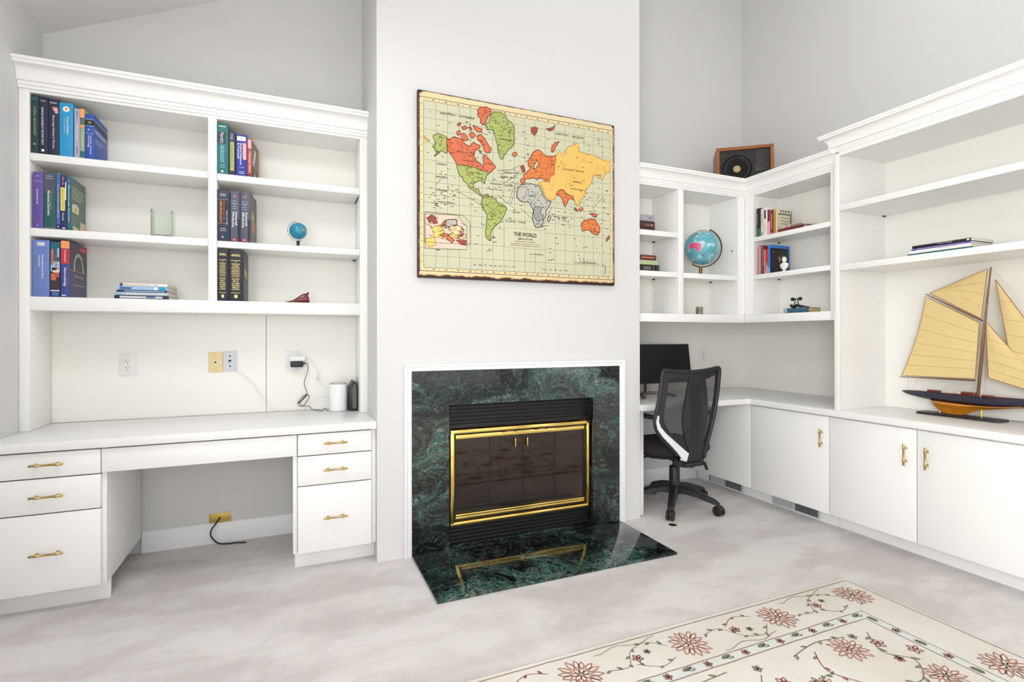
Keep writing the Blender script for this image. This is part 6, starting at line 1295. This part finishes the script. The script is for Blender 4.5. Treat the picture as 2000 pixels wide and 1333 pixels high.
# field: scrolling vines with palmettes
fx = lambda a: RX1-.30-a; fy = lambda b_: RY1-.30-b_
for a, b_, R in ((.26, .10, .075), (.10, .34, .07), (.55, .22, .06), (.95, .12, .075), (.86, .45, .08), (.33, .45, .065), (1.35, .30, .08), (1.7, .12, .07), (.15, .75, .075), (.6, .8, .08), (1.15, .8, .08), (1.75, .6, .075)): flower(fx(a), fy(b_), R, 13)
for P_, c in (([(.08, .05), (.16, .16), (.10, .24), (.20, .32), (.32, .30)], rgrn), ([(.40, .06), (.46, .16), (.40, .28), (.50, .36), (.62, .34), (.68, .26)], rmar), ([(.70, .08), (.80, .20), (.74, .32), (.62, .44), (.5, .52)], rgrn), ([(1.05, .22), (1.15, .10), (1.3, .14), (1.36, .2)], rgrn), ([(1.02, .35), (1.12, .44), (1.26, .42), (1.3, .5)], rmar), ([(.04, .46), (.14, .52), (.22, .6), (.14, .68)], rgrn), ([(.42, .6), (.36, .7), (.44, .8), (.36, .9)], rgrn), ([(.8, .6), (.9, .7), (.84, .85)], rmar), ([(1.5, .4), (1.6, .3), (1.55, .18), (1.66, .05)], rgrn), ([(1.35, .62), (1.48, .7), (1.6, .66)], rgrn), ([(.2, .04), (.34, .02), (.5, .05)], rgrn), ([(.8, .02), (1.0, .03), (1.2, .02)], rgrn)):
    leafy([(fx(a), fy(b_)) for a, b_ in P_], c, .026, 3, .0045)
for a, b_ in ((.12, .12), (.18, .42), (.44, .36), (.66, .14), (.72, .34), (1.12, .3), (1.2, .04), (1.5, .2), (.28, .58), (.52, .66), (.95, .62), (1.3, .95), (1.0, .98), (1.55, .5), (.03, .2), (.05, .6)): blossom(fx(a), fy(b_), .028, rmar if rnd.random() < .6 else rred)
for _ in range(70):
    x, y = rnd.uniform(.4, fx(0)-.03), rnd.uniform(.4, fy(0)-.03); an = rnd.uniform(0, 6.28); q = [(x, y)]
    for _s in range(4): an += rnd.uniform(-.7, .7); q.append((q[-1][0]+.035*math.cos(an), q[-1][1]+.035*math.sin(an)))
    if all(p[0] < fx(0)-.02 and p[1] < fy(0)-.02 for p in q):
        if rnd.random() < .55: leafy(q, rgrn if rnd.random() < .6 else rred, .018, 4, .0032)
        else: blossom(x, y, .018, rnd.choice((rmar, rred, rgrn)))
# curved maroon stems
for a, b_, r, s0, s1 in ((.62, .34, .16, .3, 2.6), (1.1, .46, .14, 2.4, 5.2), (.30, .30, .12, 3.4, 6.0)):
    P_ = [(fx(a)+r*math.cos(s0+(s1-s0)*k/16), fy(b_)+r*.8*math.sin(s0+(s1-s0)*k/16)) for k in range(17)]; rline(P_, .011, rmar, .0125, True)
obj('rug_pattern', m, t)

# ---------------------------------------------------------------- groups of repeats
for o in list(C.objects):
    if o.parent or 'label' not in o or 'group' in o: continue
    n = o.name.split('.')[0]
    if n == 'book': o['group'] = 'books on the left bookcase' if o.location.x < .5 else ('books stacked in the alcove bookcase' if o.location.x < 2.6 else 'books on the right-wall bookcase')
    elif n == 'magazine': o['group'] = 'magazines stacked on the left bookcase' if o.location.x < .5 else 'magazines stacked in the tall bookcase'
    else:
        g = {'drawer_cabinet': 'drawer cabinets of the left desk', 'base_cabinet': 'base cabinets on the right wall', 'bookcase': 'built-in white bookcases', 'wall_outlet': 'white duplex outlets', 'cable_plate': 'jack plates by the left desk', 'power_adapter': 'adapters on the right outlet'}.get(n)
        if g: o['group'] = g
